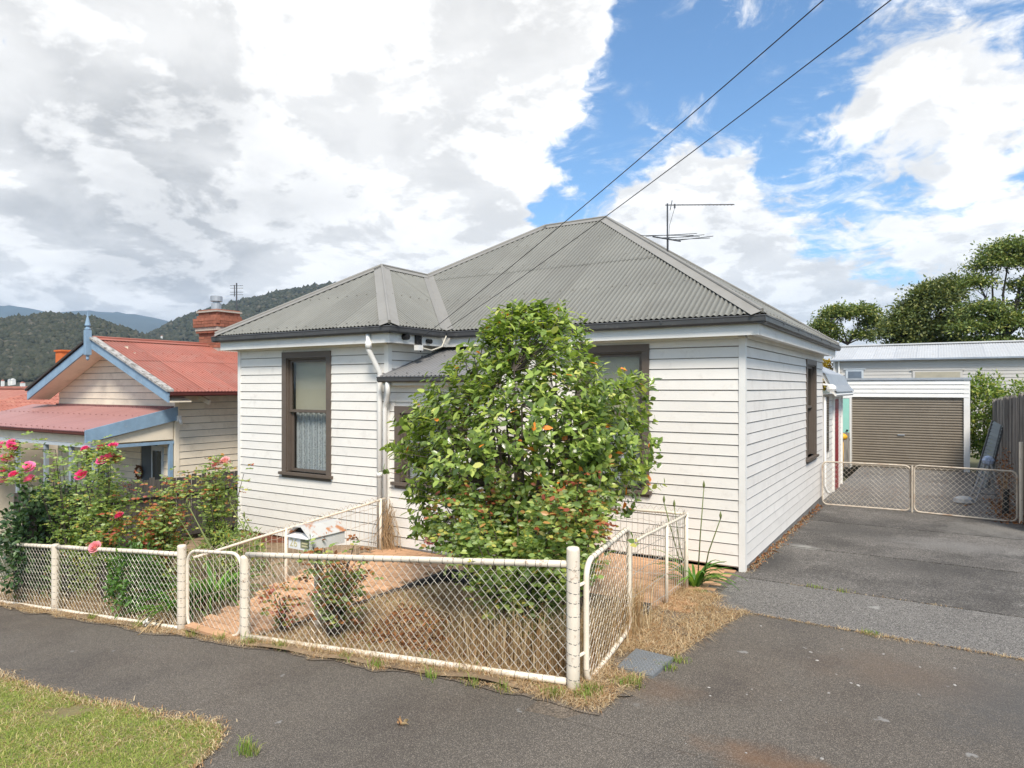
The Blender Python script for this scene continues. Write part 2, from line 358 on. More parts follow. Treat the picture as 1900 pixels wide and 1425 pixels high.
mint = M('mint_green_door_paint', (.34, .66, .54), .5, 0, .04)
redd = M('dark_red_door_paint', (.26, .02, .025), .5, 0, .1)
yellow = M('yellow_plastic_pipe', (.75, .40, .02), .45, 0, .08)
terr = M('terracotta_tile', (.36, .13, .09), .7, 0, .1, 4, 0, 30, ((.56, .30, .2), 5, .5, .7, .5), rv=.12)
bark = M('shrub_bark', (.085, .068, .055), .95, 0, .3, 12, .006, 40)
greybark = M('dark_bark', (.06, .05, .045), .95, 0, .3, 6, .01, 20)
straww = M('dry_cane', (.36, .24, .13), .85, 0, .25, 9)
pinkm = FOL('pink_petal', [((0.860, 0.145, 0.396), 1), ((0.930, 0.272, 0.552), 1), ((0.800, 0.093, 0.312), 1)], .5, .3)
palepink = FOL('pale_pink_petal', [((.80, .36, .42), 1), ((.85, .48, .52), 1)], .5, .3)
camf = FOL('camellia_leaf', [((0.128, 0.185, 0.043), 3), ((0.204, 0.290, 0.061), 4), ((0.332, 0.443, 0.097), 4), ((0.511, 0.591, 0.145), 2.4), ((0.166, 0.246, 0.048), 4), ((0.422, 0.505, 0.116), 1.8), ((0.950, 0.295, 0.048), .2), ((0.083, 0.129, 0.034), 1.6), ((0.638, 0.641, 0.194), .6)], .26, .32, .6)
rosef = FOL('rose_leaf', [((0.168, 0.249, 0.072), 4), ((0.286, 0.395, 0.108), 4), ((0.440, 0.522, 0.156), 3), ((0.596, 0.561, 0.144), 1.2), ((0.208, 0.306, 0.096), 3), ((0.596, 0.306, 0.108), .35), ((0.362, 0.446, 0.192), 2)], .38, .42, .5)
roser = FOL('young_red_rose_leaf', [((.36, .09, .05), 3), ((.46, .15, .07), 3), ((.30, .27, .07), 3), ((.16, .22, .05), 3), ((.52, .26, .07), 1.2)], .4, .3, .5)
ivyf = FOL('ivy_leaf', [((.035, .075, .025), 4), ((.055, .11, .035), 4), ((.10, .17, .05), 2)], .4, .2, .5)
hedgef = FOL('green_shrub_leaf', [((.07, .15, .03), 3), ((.11, .22, .045), 3), ((.17, .31, .07), 2)], .38, .35, .5)
lilyf = FOL('strap_leaf', [((0.093, 0.232, 0.023), 3), ((0.186, 0.372, 0.046), 3), ((0.062, 0.171, 0.023), 3)], .4, .3, .5)
dryf = FOL('dry_grass_blade', [((.50, .36, .20), 4), ((.66, .52, .33), 4), ((.34, .21, .10), 3), ((.44, .25, .12), 2)], .8, .15, .2)
litterf = FOL('brown_leaf_litter', [((.28, .11, .04), 3), ((.38, .17, .06), 2), ((.16, .07, .03), 3)], .7, .1, .3)
lawnf = FOL('lawn_blade', [((0.315, 0.356, 0.080), 4), ((0.420, 0.454, 0.120), 4), ((0.179, 0.270, 0.045), 3.5), ((0.630, 0.540, 0.250), 1.6), ((0.263, 0.346, 0.065), 4)], .6, .3, .3)
weedf = FOL('weed_blade', [((.16, .26, .04), 3), ((.26, .33, .07), 3), ((.40, .34, .14), 2)], .6, .3, .3)
brightf = FOL('bright_shrub_leaf', [((0.150, 0.238, 0.044), 3), ((0.280, 0.357, 0.088), 3), ((0.420, 0.425, 0.110), 1.5), ((0.080, 0.128, 0.033), 2)], .45, .35, .5)
treef = FOL('tree_leaf', [((0.100, 0.143, 0.046), 3), ((0.158, 0.217, 0.062), 3), ((0.258, 0.306, 0.082), 2), ((0.403, 0.393, 0.126), 1)], .5, .25, .4)
treed = FOL('dark_tree_leaf', [((0.094, 0.128, 0.050), 3), ((0.159, 0.198, 0.068), 3), ((0.269, 0.279, 0.093), 2)], .5, .25, .4)
yelf = FOL('yellow_tree_leaf', [((.45, .30, .02), 3), ((.32, .26, .03), 2)], .5, .3)
forestm = FOL('eucalypt_canopy', [((.046, .049, .034), 3), ((.060, .062, .042), 3), ((.078, .076, .052), 2), ((.053, .058, .038), 3), ((.11, .10, .075), .35)], .9, .05, .1)
hillm = M('hill_scrub', (.055, .055, .038), .95, 0, .35, .02, 0, 30, ((.10, .085, .055), .012, .55, .7, .5))
mountm = M('mountain_forest', (.045, .055, .045), .95, 0, .25, .004, 0, 30)


# ------------------------------------------------------------------ ground
def zp(x):           # profile along the street: falls away to the left
    if x > -.25: return .06 + .02 * min(x + .25, 14)
    a = .098
    if x > -20: return .06 + a * (x + .25)
    return .06 + a * (-19.75) + .05 * max(x + 20, -200)


def yard(x):
    if x > -4.6: return 0.
    if x > -20: return .095 * (x + 4.6)
    return .095 * -15.4 + .05 * max(x + 20, -200)


def gz(x, y):
    st = zp(x) + (.012 * min(0, y + 4.4) if y > -12 else .012 * -7.6)
    t = sstep(-4.5, -1.9, y)
    z = lerp(st, yard(x), t)
    if x > 0 and y > 0: z -= .012 * min(y, 16)
    return z


def path_z(x, y): return lerp(zp(-4.7) + .02, .012, sstep(-4.6, -2.0, y) * .45 + .55 * min(1, max(0, (y + 4.6) / 2.6)))


def patch(name, fn, nu, nv, off, mat, z=gz, kind='structure', parent=None):
    vs, fs = [], []
    for j in range(nv + 1):
        for i in range(nu + 1):
            x, y = fn(i / nu, j / nv); vs.append((x, y, z(x, y) + off))
    for j in range(nv):
        for i in range(nu):
            a = j * (nu + 1) + i; fs.append((a, a + 1, a + nu + 2, a + nu + 1))
    o = link_mesh(name, vs, fs, mat, parent, smooth=True)
    if kind: o['kind'] = kind
    return o


def axis(lo, hi, step, far):
    a = list(np.arange(lo, hi + .001, step)); d = step
    l, h = lo, hi; L, H = [], []
    while h < far: d *= 1.5; h += d; H.append(h)
    d = step
    while l > -far: d *= 1.5; l -= d; L.append(l)
    return L[::-1] + a + H


def gbase(x, y):
    z = gz(x, y) - .03
    if -1.2 < x < .6 and y > .5: z -= .35
    if -4.9 < x < 0 and y > -4: z -= .25 * sstep(-4.3, -3.9, y) * sstep(0, -.2, x)      # lies under beds and paths
    return z


gx, gy = axis(-14, 6, .25, 9000), axis(-13, 18, .25, 9000)
vs = [(x, y, gbase(x, y)) for y in gy for x in gx]; n = len(gx)
fs = [(j * n + i, j * n + i + 1, (j + 1) * n + i + 1, (j + 1) * n + i) for j in range(len(gy) - 1) for i in range(n - 1)]
g = link_mesh('ground', vs, fs, groundm, smooth=True); g['kind'] = 'structure'


def wob(t, a, s): return a * (mnoise.noise(V(t * s, 3.3, a * 50)) + .5 * mnoise.noise(V(t * s * 3.1, 7.7, a * 50)))


def path_edge(x): return -4.545 - .10 * sstep(-1.5, -.2, x) + wob(x, .07, 2.3)
patch('footpath', lambda u, v: (lerp(-24, 13, u), lerp(path_edge(lerp(-24, 13, u)) if lerp(-24, 13, u) < .0 else -4.62, -16, v)), 260, 40, .0, asph)
# driveway apron between footpath and the slabs, with the straw patch cutting its edge
def apron_l(v):
    pts = [(-4.85, -.1), (-4.6, .02), (-4.3, .05), (-3.77, .12), (-2.56, .22), (-2.0, .32), (-1.66, .40)]
    y = lerp(-4.85, -1.66, v)
    for (a, b), (c, d) in zip(pts, pts[1:]):
        if y <= c: return y, b + (d - b) * (y - a) / (c - a)
    return y, .40
def apron(u, v):
    y, xl = apron_l(v); return lerp(xl + wob(y, .05, 3.), 6.5, u ** 1.3), y
patch('driveway_apron', apron, 40, 40, .002, asph)
drive = thing('driveway', 'driveway of exposed aggregate slabs running beside the white house', 'driveway', (1.7, 3, 0)); drive['kind'] = 'structure'
for (y0, y1) in ((-1.64, -.305), (-.275, 1.91), (1.945, 4.49), (4.525, 6.55), (6.58, 9.3), (9.32, 12.3), (12.32, 15.98)):
    mb = MB(); nx = 12
    for i in range(nx):
        xa, xb = lerp(-.02 if y0 > -.5 else -.9 if False else -.02, 3.62 if y0 > -2 else 4, i / nx), lerp(-.02, 3.62, (i + 1) / nx)
    sk = random.uniform(-.01, .01)
    mb.hexa([(.0 + (0 if y0 > 0 else -.0), y0, gz(.5, y0) - .1), (6.0 if y1 < 6 else 3.9, y0 + .0, gz(.5, y0) - .1), (6.0 if y1 < 6 else 3.9, y1, gz(.5, y1) - .1), (0, y1, gz(.5, y1) - .1),
             (.0, y0, gz(.5, y0) + .012 + sk * .4), (6.0 if y1 < 6 else 3.9, y0, gz(.5, y0) + .012), (6.0 if y1 < 6 else 3.9, y1, gz(.5, y1) + .012), (0, y1, gz(.5, y1) + .012 - sk * .3)])
    part('concrete_slab', mb, slabm if y0 < -1 or y0 > 6.5 else slabd, drive)
mb = MB(); mb.box(-1.1, -.004, -1.62, -.02, -.2, .006); o = part('concrete_slab', mb, asph, drive)
patch('garden_bed', lambda u, v: (lerp(-4.1, -.3, u) + (0.45 * v if u < .01 else 0), lerp(-4.56, -1.95, v)), 40, 30, .02, soil,
      z=lambda x, y: lerp(zp(x) + .0, -.13, sstep(-4.4, -2.6, y)) + .05 * mnoise.noise(V(x * 1.5, y * 1.5, 0)))
patch('left_garden_bed', lambda u, v: (lerp(-12, -5.05, u), lerp(-4.56, -1.2, v)), 50, 24, .02, soil, z=lambda x, y: gz(x, y) + .04 * mnoise.noise(V(x * 1.5, y * 1.5, 0)))
patch('dirt_verge', lambda u, v: (lerp(-12, .1, u), lerp(path_edge(lerp(-12, .1, u)) - .05, -4.36, v)), 160, 6, .008, dirtm)
patch('straw_ground', lambda u, v: (lerp(-.42, apron_l(v)[1] + .06, u), apron_l(v)[0]), 10, 24, .001, dirtm)
def verge_edge(x):
    pts = [(-9, -6.1), (-5.8, -6.07), (-5.0, -6.1), (-4.5, -6.09), (-3.9, -6.02), (-3.3, -6.01), (-2.8, -5.95), (-2.4, -5.96), (-2.15, -6.2), (-1.95, -6.55), (-1.3, -7.0)]
    if x <= pts[0][0]: return pts[0][1]
    for (a, b), (c, d) in zip(pts, pts[1:]):
        if x <= c: return b + (d - b) * (x - a) / (c - a)
    return -7.0
patch('grass_verge', lambda u, v: (lerp(-14, -1.3, u), lerp(verge_edge(lerp(-14, -1.3, u)) + wob(lerp(-14, -1.3, u), .06, 6), -8.6, v)), 120, 14, .012, lawnm)

# paved path from the gate to the porch and along the front of the house
pp = thing('paved_path', 'terracotta brick paved path from the small gate along the house front', 'path', (-4, -3, 0)); pp['kind'] = 'structure'
SL = math.atan((path_z(0, -2.2) - path_z(0, -4.4)) / 2.2)
def path_right(y): return -4.2 + (.47 / 1.1) * (y + 4.4) if y < -3.3 else -3.73 + (.43 / 1.3) * (y + 3.3)
mbb = MB()
for j in range(12):
    ya, yb = -4.5 + j * 2.5 / 12, -4.5 + (j + 1) * 2.5 / 12
    mbb.add([(-5.2, ya, path_z(0, ya) - .012), (path_right(ya), ya, path_z(0, ya) - .012), (path_right(yb), yb, path_z(0, yb) - .012), (-5.05, yb, path_z(0, yb) - .012)], [(0, 1, 2, 3)])
mbb.box(-4.95, -3.0, -1.999, -1.3, -.2, 0.0); mbb.box(-2.9996, -.05, -1.95, .0, -.2, .0)
mbb.box(-1.1, -.015, -1.0, -.0, -.3, .001)
part('paving_bed', mbb, jointm, pp)
pm = MB().box(-.112, .112, -.0545, .0545, -.03, .012)
proto = None; spots = []
y = -4.42; row = 0
while y < -2.02:
    x = -5.1 + (.115 if row % 2 else 0)
    while x < path_right(y) - .08: spots.append((x, y, path_z(0, y), math.atan((path_z(0, y + .05) - path_z(0, y - .05)) / .1))); x += .23
    y += .116; row += 1
y = -1.93; row = 0
while y < -.02:
    x = -4.8 + (.115 if row % 2 else 0)
    while x < -.17:
        if (y < -1.42 or x > -2.9) and not (x > -1.0 and y < -1.05 and False): spots.append((x, y, .004, 0))
        x += .23
    y += .116; row += 1
def vis(s): # how much of it shows: near the open parts of the path or the driveway corner first
    x, y = s[0], s[1]; return 0 if (x < -3.2 or x > -1.0) else 1
spots.sort(key=lambda s: (vis(s), (s[0] - CAM.x) ** 2 + (s[1] - CAM.y) ** 2))
rest = MB()
for k, (x, y, z, a) in enumerate(spots):
    jz = random.uniform(-.0015, .0015)
    if k < 300:
        if proto is None: proto = part('paver', pm, pavem, pp, origin=(0, 0, 0)); proto.location = V(x, y, z + jz) - WLOC[pp]; proto.rotation_euler = (a, 0, 0)
        else: copy_piece(proto, pp, (x, y, z + jz), (a, random.uniform(-.004, .004), random.uniform(-.01, .01)))
    else: rest.box(x - .112, x + .112, y - .0545, y + .0545, z - .03, z + .012 + jz)
if rest.v: part('paver', rest, pavem, pp, kind='stuff')
mb = MB()
for (a, b) in (((-4.2, -4.4), (-3.72, -3.3)), ((-3.72, -3.3), (-3.28, -1.98)), ((-3.28, -1.98), (-.55, -1.98))):
    za, zb = path_z(0, a[1]) - .06, path_z(0, b[1]) - .06
    mb.beam((a[0] + .03, a[1] - .02, za), (b[0] + .03, b[1] - .02, zb), .05, .17)
part('path_edging', mb, kerbm, pp)


# ------------------------------------------------------------------ building helpers
def boards(parent, O, d, nrm, L, z0, n, exp, mat, holes=(), lo=None, hi=None, name='weatherboard', lip=.022, joint=.35):
    """lapped boards on a vertical plane: O origin, d along, nrm outward; lo/hi give the ends at a height (gables)"""
    O, d, nrm = Vector(O), Vector(d), Vector(nrm)
    for k in range(n):
        za, zb = z0 + k * exp, z0 + (k + 1) * exp; zm = (za + zb) / 2
        iv = [((lo(zm) if lo else 0), (hi(zm) if hi else L))]
        for (a, b, c, e) in holes:
            if c < zm < e:
                nv = []
                for (p, q) in iv:
                    if b <= p or a >= q: nv.append((p, q)); continue
                    if a > p: nv.append((p, a))
                    if b < q: nv.append((b, q))
                iv = nv
        for (p, q) in iv:
            if q - p < .03: continue
            segs = [(p, q)]
            if q - p > 2.2 and random.random() < joint:
                s = lerp(p, q, random.uniform(.25, .75)); segs = [(p, s - .0015), (s + .0015, q)]
            for (s, e) in segs:
                j = random.uniform(-.0015, .0015); t1, t2 = random.uniform(-.002, .002), random.uniform(-.002, .002)
                mb = MB(); pr = [(0, za + t1), (lip + j, za + t1), (lip - .002 + j, za + .012 + t1), (.011, zb - .013), (.003, zb - .012), (.003, zb + .001), (0, zb + .001)]
                pe = [(0, za + t2), (lip + j, za + t2), (lip - .002 + j, za + .012 + t2), (.011, zb - .013), (.003, zb - .012), (.003, zb + .001), (0, zb + .001)]
                A = [O + d * s + nrm * x + V(0, 0, z) for x, z in pr]; B = [O + d * e + nrm * x + V(0, 0, z) for x, z in pe]
                m_ = len(A); mb.add(A + B, [tuple(range(m_)), tuple(range(2 * m_ - 1, m_ - 1, -1))] + [(i, m_ + i, m_ + (i + 1) % m_, (i + 1) % m_) for i in range(m_)])
                mb.mi[-7] = mb.mi[-4] = mb.mi[-3] = 1  # undersides and grooves coloured dark: lip shade painted in, along with joint dirt
                part(name, mb, [mat, shade_grime], parent)


def wall_slab(mb, O, d, nrm, L, z0, z1, holes, th=.12):
    O, d, nrm = Vector(O), Vector(d), Vector(nrm)
    xs = sorted({0, L, *[h[0] for h in holes], *[h[1] for h in holes]}); zs = sorted({z0, z1, *[h[2] for h in holes], *[h[3] for h in holes]})
    for a, b in zip(xs, xs[1:]):
        for c, e in zip(zs, zs[1:]):
            if any(h[0] <= (a + b) / 2 <= h[1] and h[2] <= (c + e) / 2 <= h[3] for h in holes): continue
            p = [O + d * x + nrm * (-t) + V(0, 0, z) for z in (c, e) for (x, t) in ((a, 0), (b, 0), (b, th), (a, th))]
            mb.hexa(p)


def fbox(mb, O, d, nrm, a, b, c, e, t0, t1):
    mb.hexa([O + d * x + nrm * t + V(0, 0, z) for z in (c, e) for (x, t) in ((a, t1), (b, t1), (b, t0), (a, t0))])


def lace_mat():
    m = bpy.data.materials.new('lace_curtain'); m.use_nodes = True; nt = m.node_tree; N = nt.nodes.new; K = nt.links.new; b = nt.nodes['Principled BSDF']
    tc = N('ShaderNodeTexCoord'); mp = N('ShaderNodeMapping'); mp.inputs['Scale'].default_value = (9, 9, 11); K(tc.outputs['Object'], mp.inputs[0])
    w = N('ShaderNodeTexWave'); w.wave_type = 'BANDS'; w.bands_direction = 'X'; w.inputs['Scale'].default_value = .55; w.inputs['Distortion'].default_value = 2.2; w.inputs['Detail'].default_value = 1; w.inputs['Detail Scale'].default_value = 2.5; K(mp.outputs[0], w.inputs[0])
    v = N('ShaderNodeTexVoronoi'); v.feature = 'DISTANCE_TO_EDGE'; v.inputs['Scale'].default_value = 2.6; K(mp.outputs[0], v.inputs['Vector'])
    v2 = N('ShaderNodeTexVoronoi'); v2.inputs['Scale'].default_value = 9; K(mp.outputs[0], v2.inputs['Vector'])
    a = N('ShaderNodeMath'); a.operation = 'MULTIPLY_ADD'; K(w.outputs['Fac'], a.inputs[0]); a.inputs[1].default_value = .45; K(v2.outputs['Distance'], a.inputs[2])
    mr = N('ShaderNodeMapRange'); K(v.outputs['Distance'], mr.inputs[0]); mr.inputs[2].default_value = .08; mr.inputs[3].default_value = .45; mr.inputs[4].default_value = 0
    s = N('ShaderNodeMath'); s.operation = 'ADD'; K(a.outputs[0], s.inputs[0]); K(mr.outputs[0], s.inputs[1])
    rp = N('ShaderNodeValToRGB'); K(s.outputs[0], rp.inputs[0]); rp.color_ramp.elements[0].position = .3; rp.color_ramp.elements[0].color = (.22, .22, .225, 1); rp.color_ramp.elements[1].position = 1.0; rp.color_ramp.elements[1].color = (.8, .8, .8, 1)
    K(rp.outputs[0], b.inputs['Base Color']); b.inputs['Roughness'].default_value = .9; return m
lace = lace_mat()


def window(parent, O, d, nrm, a, b, c, e, mid=None, blind=True, sill=True):
    """double hung window; a..b along, c..e height are the outside of the architrave; the opening lies 0.11 inside"""
    O, d, nrm = Vector(O), Vector(d), Vector(nrm); t = .105; mid = mid or (c + e) / 2 + .02
    mb = MB(); fbox(mb, O, d, nrm, a, a + t, c, e - t, 0, .034); fbox(mb, O, d, nrm, b - t, b, c, e - t, 0, .034); fbox(mb, O, d, nrm, a, b, e - t + .001, e, 0, .036)
    i0, i1, j0, j1 = a + t, b - t, c + .01, e - t
    fbox(mb, O, d, nrm, i0, i0 + .02, j0, j1, -.11, .006); fbox(mb, O, d, nrm, i1 - .02, i1, j0, j1, -.11, .006); fbox(mb, O, d, nrm, i0 + .02, i1 - .02, j1 - .02, j1, -.11, .006)
    w = part('window', mb, brown, parent)
    if sill:
        mb = MB(); fbox(mb, O, d, nrm, a - .045, b + .045, c - .045, c, -.10, .075); fbox(mb, O, d, nrm, a, b, c - .09, c - .046, 0, .03); part('sill', mb, brown, w)
    i0 += .02; i1 -= .02; j1 -= .02; st = .045
    for (p, q, dep) in ((mid - .02, j1, -.035), (j0, mid + .02, -.075)):
        mb = MB(); fbox(mb, O, d, nrm, i0, i0 + st, p, q, dep - .035, dep); fbox(mb, O, d, nrm, i1 - st, i1, p, q, dep - .035, dep)
        fbox(mb, O, d, nrm, i0 + st, i1 - st, q - st, q, dep - .035, dep - .001); fbox(mb, O, d, nrm, i0 + st, i1 - st, p, p + st, dep - .035, dep - .001); part('sash', mb, brown, w)
        mb = MB(); fbox(mb, O, d, nrm, i0 + st, i1 - st, p + st, q - st, dep - .02, dep - .016); part('pane', mb, glass, w)
    if blind:
        mb = MB(); fbox(mb, O, d, nrm, i0 + .01, i1 - .01, mid - .01, j1 - .02, -.16, -.155); part('roller_blind', mb, blindm, w)
    mb = MB(); nn = 30; lo_, hi_ = j0 + .01, (mid - .012 if blind else j1 - .03)
    for k in range(nn + 1):
        x = lerp(i0 + .005, i1 - .005, k / nn); dd = -.17 + .012 * math.sin(k * 1.5)
        mb.v += [tuple(O + d * x + nrm * dd + V(0, 0, lo_)), tuple(O + d * x + nrm * dd + V(0, 0, hi_))]
    for k in range(nn): mb.f.append((2 * k, 2 * k + 2, 2 * k + 3, 2 * k + 1)); mb.mi.append(0)
    part('lace_curtain', mb, lace, w, smooth=True)
    mb = MB(); fbox(mb, O, d, nrm, i0 - .1, i1 + .1, j0 - .1, j1 + .1, -.32, -.30); part('dark_room', mb, dark, w)
    return w


def corr(parent, O, xd, pd, tp, x0, x1, bot, top, mat, name='roof_sheet', pitch=.076, amp=.0115, cover=.762, lap=None, phase=0., seg=6):
    """corrugated sheets on a roof plane; O on the eave line, xd along it, pd the plan direction up the slope, tp = tan(pitch)"""
    O, xd, pd = Vector(O), Vector(xd), Vector(pd); up = (pd + V(0, 0, tp)); nr = xd.cross(up).normalized()
    if nr.z < 0: nr = -nr
    ns = max(1, math.ceil((x1 - x0) / cover)); obs = []
    if mat in (roofm, porchm, redroof, redpale):
        fx = MB(); k = 0; x = math.ceil(x0 / pitch) * pitch
        while x < x1:
            B, T = bot(x), top(x)
            for s_ in ([.10, 1.0, 1.92, 2.1, 3.0] if T < 50 else [.1]):
                if B + .06 < s_ < T - .16 and k % 3 == 0:
                    p = O + xd * x + up * s_ + nr * (amp + .010); fx.box(p.x - .010, p.x + .010, p.y - .010, p.y + .010, p.z - .008, p.z + .006)
            x += pitch; k += 1
        if fx.v: part('roof_screw', fx, capm if mat == roofm else mat, parent, kind='stuff')
    for i in range(ns):
        a, b = x0 + i * cover, min(x1, x0 + (i + 1) * cover + pitch * .5)
        xs = list(np.arange(a, b + 1e-6, pitch / seg))
        if xs[-1] < b - 1e-4: xs.append(b)
        rows = [(-1e9, lap, 0), (lap - .12, 1e9, .006)] if lap else [(-1e9, 1e9, 0)]
        for (ra, rb, lift) in rows:
            mb = MB(); at_ = []; ok = False; tw = random.uniform(-.0025, .0025); d2 = .0035 * (i % 2)
            for k, x in enumerate(xs):
                B, T = max(bot(x), ra), min(top(x), rb)
                if T - B > .01: ok = True
                T = max(T, B)
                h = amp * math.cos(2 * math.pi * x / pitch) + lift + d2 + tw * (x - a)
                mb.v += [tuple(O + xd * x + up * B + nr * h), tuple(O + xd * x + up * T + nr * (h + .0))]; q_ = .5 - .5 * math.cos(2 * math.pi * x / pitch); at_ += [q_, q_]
                if k: mb.f.append((2 * k - 2, 2 * k, 2 * k + 1, 2 * k - 1)); mb.mi.append(0)
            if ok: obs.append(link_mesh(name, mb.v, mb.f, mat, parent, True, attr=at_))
    return obs


def cap(parent, p0, p1, d1, d2, mat, w=.15, lift=.02, name='ridge_cap', roll=.024):
    p0, p1, d1, d2 = Vector(p0), Vector(p1), Vector(d1).normalized(), Vector(d2).normalized()
    ax = (p1 - p0).normalized(); mb = MB()
    for dd in (d1, d2):
        nn = ax.cross(dd).normalized()
        if nn.z < 0: nn = -nn
        a = p0 + nn * lift; b = p1 + nn * lift
        mb.hexa([a, a + dd * w, b + dd * w, b, a + nn * .004, a + dd * w + nn * .004, b + dd * w + nn * .004, b + nn * .004])
    up = V(0, 0, lift + .012); mb.tube([p0 + up, lerp(p0, p1, .5) + up, p1 + up], roll, 8)
    return part(name, mb, mat, parent)


def gutter(parent, pts, outs, mat, h=.10, w=.115, name='gutter'):
    """quad gutter along eave points (its top outer edge), outs = outward directions per segment"""
    obs = []
    for (a, b), o in zip(zip(pts, pts[1:]), outs):
        a, b, o = Vector(a), Vector(b), Vector(o); mb = MB()
        pr = [(-w, 0), (0, 0), (.004, -.012), (-.004, -.02), (-.010, -h * .75), (-.03, -h), (-w, -h), (-w, -h + .004), (-.032, -h + .004), (-.014, -h * .73), (-.009, -.018), (-.004, -.006), (-.006, -.004)]
        pr = pr[1:]
        A = [a + o * x + V(0, 0, z) for x, z in pr]; B = [b + o * x + V(0, 0, z) for x, z in pr]; m_ = len(A)
        mb.add(A + B, [(i, m_ + i, m_ + (i + 1) % m_, (i + 1) % m_) for i in range(m_)] + [tuple(range(m_)), tuple(range(2 * m_ - 1, m_ - 1, -1))])
        L = (b - a).length
        for k in range(1, int(L / 1.2)):
            q = lerp(a, b, k * 1.2 / L); t = (b - a).normalized()
            mb.beam(q + V(0, 0, -h * .5) + o * .0, q + V(0, 0, -.004) + o * .003, .022, .006, up=o)
        obs.append(part(name, mb, mat, parent))
    return obs


# ------------------------------------------------------------------ the white house
XL, XW, YW, DP, H, E, EG = -8.469, -4.937, -1.348, 7.066, 3.10, .221, .3455
ZFT, ZG, TP = 3.23, 3.3133, math.tan(.5749)
EXP = .1442
house = thing('weatherboard_house', 'white weatherboard cottage with a grey corrugated hip roof behind the wire fence', 'house', (-4, 1, 0))
X_, Y_ = V(1, 0, 0), V(0, 1, 0)
# main front
PX = -3.05                       # right end of the enclosed porch
mw = (-2.43 - XW, -1.28 - XW, .96, 3.02)
mb = MB(); wall_slab(mb, (XW, 0, 0), X_, -Y_, -XW, .05, H - .001, [(mw[0] + .1, mw[1] - .1, mw[2], mw[3] - .1)])
front = part('front_wall', mb, white, house)
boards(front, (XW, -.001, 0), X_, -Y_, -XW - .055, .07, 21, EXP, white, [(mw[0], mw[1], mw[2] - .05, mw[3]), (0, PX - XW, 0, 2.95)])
mb = MB(); mb.box(-.054, .030, -.030, .054, .0, H - .03); part('corner_board', mb, white2, house)
window(house, (XW, 0, 0), X_, -Y_, *mw)
# side wall
sw_ = (4.86, 6.10, 1.04, 2.96)
mb = MB(); wall_slab(mb, (0, .12, 0), Y_, X_, DP - .12, .0, H - .001, [(sw_[0] - .12 + .1, sw_[1] - .12 - .1, sw_[2], sw_[3] - .1)])
side = part('side_wall', mb, whiteS, house)
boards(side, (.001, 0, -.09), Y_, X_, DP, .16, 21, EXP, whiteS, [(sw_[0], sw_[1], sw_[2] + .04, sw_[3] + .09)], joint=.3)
# boards begin behind the corner board
window(house, (0, 0, 0), Y_, X_, *sw_)
mb = MB(); mb.box(-.1, .004, .06, DP, -.35, .075); part('footing', mb, M('grey_footing', (.20, .19, .175), .9, 0, .2, 3), house)
# wing
ww = (-7.315 - XL, -6.14 - XL, .985, 3.005)
mb = MB(); wall_slab(mb, (XL, YW, 0), X_, -Y_, XW - XL, -.12, H - .001, [(ww[0] + .1, ww[1] - .1, ww[2], ww[3] - .1)])
wing = part('wing_front_wall', mb, white, house)
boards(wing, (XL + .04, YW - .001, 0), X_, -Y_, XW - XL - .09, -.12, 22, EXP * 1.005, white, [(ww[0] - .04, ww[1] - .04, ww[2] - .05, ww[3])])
mb = MB(); mb.box(XW - .052, XW + .030, YW - .030, YW + .05, -.13, H - .03); mb.box(XL - .03, XL + .042, YW - .029, YW + .05, -.13, H - .03); part('corner_board', mb, white2, house)
window(house, (XL, YW, 0), X_, -Y_, *ww)
mb = MB(); wall_slab(mb, (XW, YW + .12, 0), Y_, X_, -YW - .12, -.1, H - .001, [])
wside = part('wing_side_wall', mb, white, house)
boards(wside, (XW + .001, YW + .05, 0), Y_, X_, -YW - .05, 2.3, 6, EXP * .925, white)
mb = MB(); mb.box(XL, XL + .1, YW + .12, DP, -.6, H - .001); mb.box(XL, -.13, DP - .1, DP, -.3, H - .001); part('rear_wall', mb, white, house)
# brick plinth under the wing
mb = MB(); mb.box(XL + .02, XW - .02, YW + .01, YW + .1, -.9, -.125); plinth = part('plinth', mb, mortar, house)
for r_ in range(7):
    x = XL + .02 - (.12 if r_ % 2 else 0)
    z = -.135 - (r_ + 1) * .078
    while x < XW - .06:
        a, b = max(x, XL + .02), min(x + .228, XW - .03)
        if b - a > .05: part('brick', MB().box(a, b, YW + .001 + random.uniform(0, .004), YW + .05, z, z + .068), brickm, plinth)
        x += .24
# porch
PYF = YW + .015
pw_ = (.14, 1.25, .99, 2.13)
mb = MB(); L = PX - XW
wall_slab(mb, (XW, PYF, 0), X_, -Y_, L, -.05, 2.50, [(pw_[0] + .1, pw_[1] - .1, pw_[2], pw_[3] - .1)]); mb.box(PX - .12, PX, PYF + .121, -.03, .0, 2.5)
porch = part('porch_wall', mb, white, house)
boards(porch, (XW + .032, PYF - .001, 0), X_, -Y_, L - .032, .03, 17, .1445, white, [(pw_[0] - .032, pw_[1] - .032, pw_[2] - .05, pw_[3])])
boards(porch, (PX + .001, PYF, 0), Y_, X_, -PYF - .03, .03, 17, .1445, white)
window(house, (XW, PYF, 0), X_, -Y_, *pw_, mid=1.56, blind=False)
PE = PYF - .24; ptp = (3.06 - 2.56) / (0 - PE - .02)
pr_ = part('porch_roof', MB().box(XW + .03, PX + .1, PYF - .1, PYF + .1, 2.44, 2.5), white2, house)
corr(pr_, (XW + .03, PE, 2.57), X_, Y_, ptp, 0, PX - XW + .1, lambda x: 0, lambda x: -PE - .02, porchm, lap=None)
gutter(pr_, [(XW + .0, PE - .03, 2.57), (PX + .15, PE - .03, 2.57)], [-Y_], gutm, h=.085, w=.10)
mb = MB(); mb.box(XW + .031, PX + .08, PE + .07, PE + .095, 2.44, 2.555); part('porch_fascia', mb, white2, pr_)
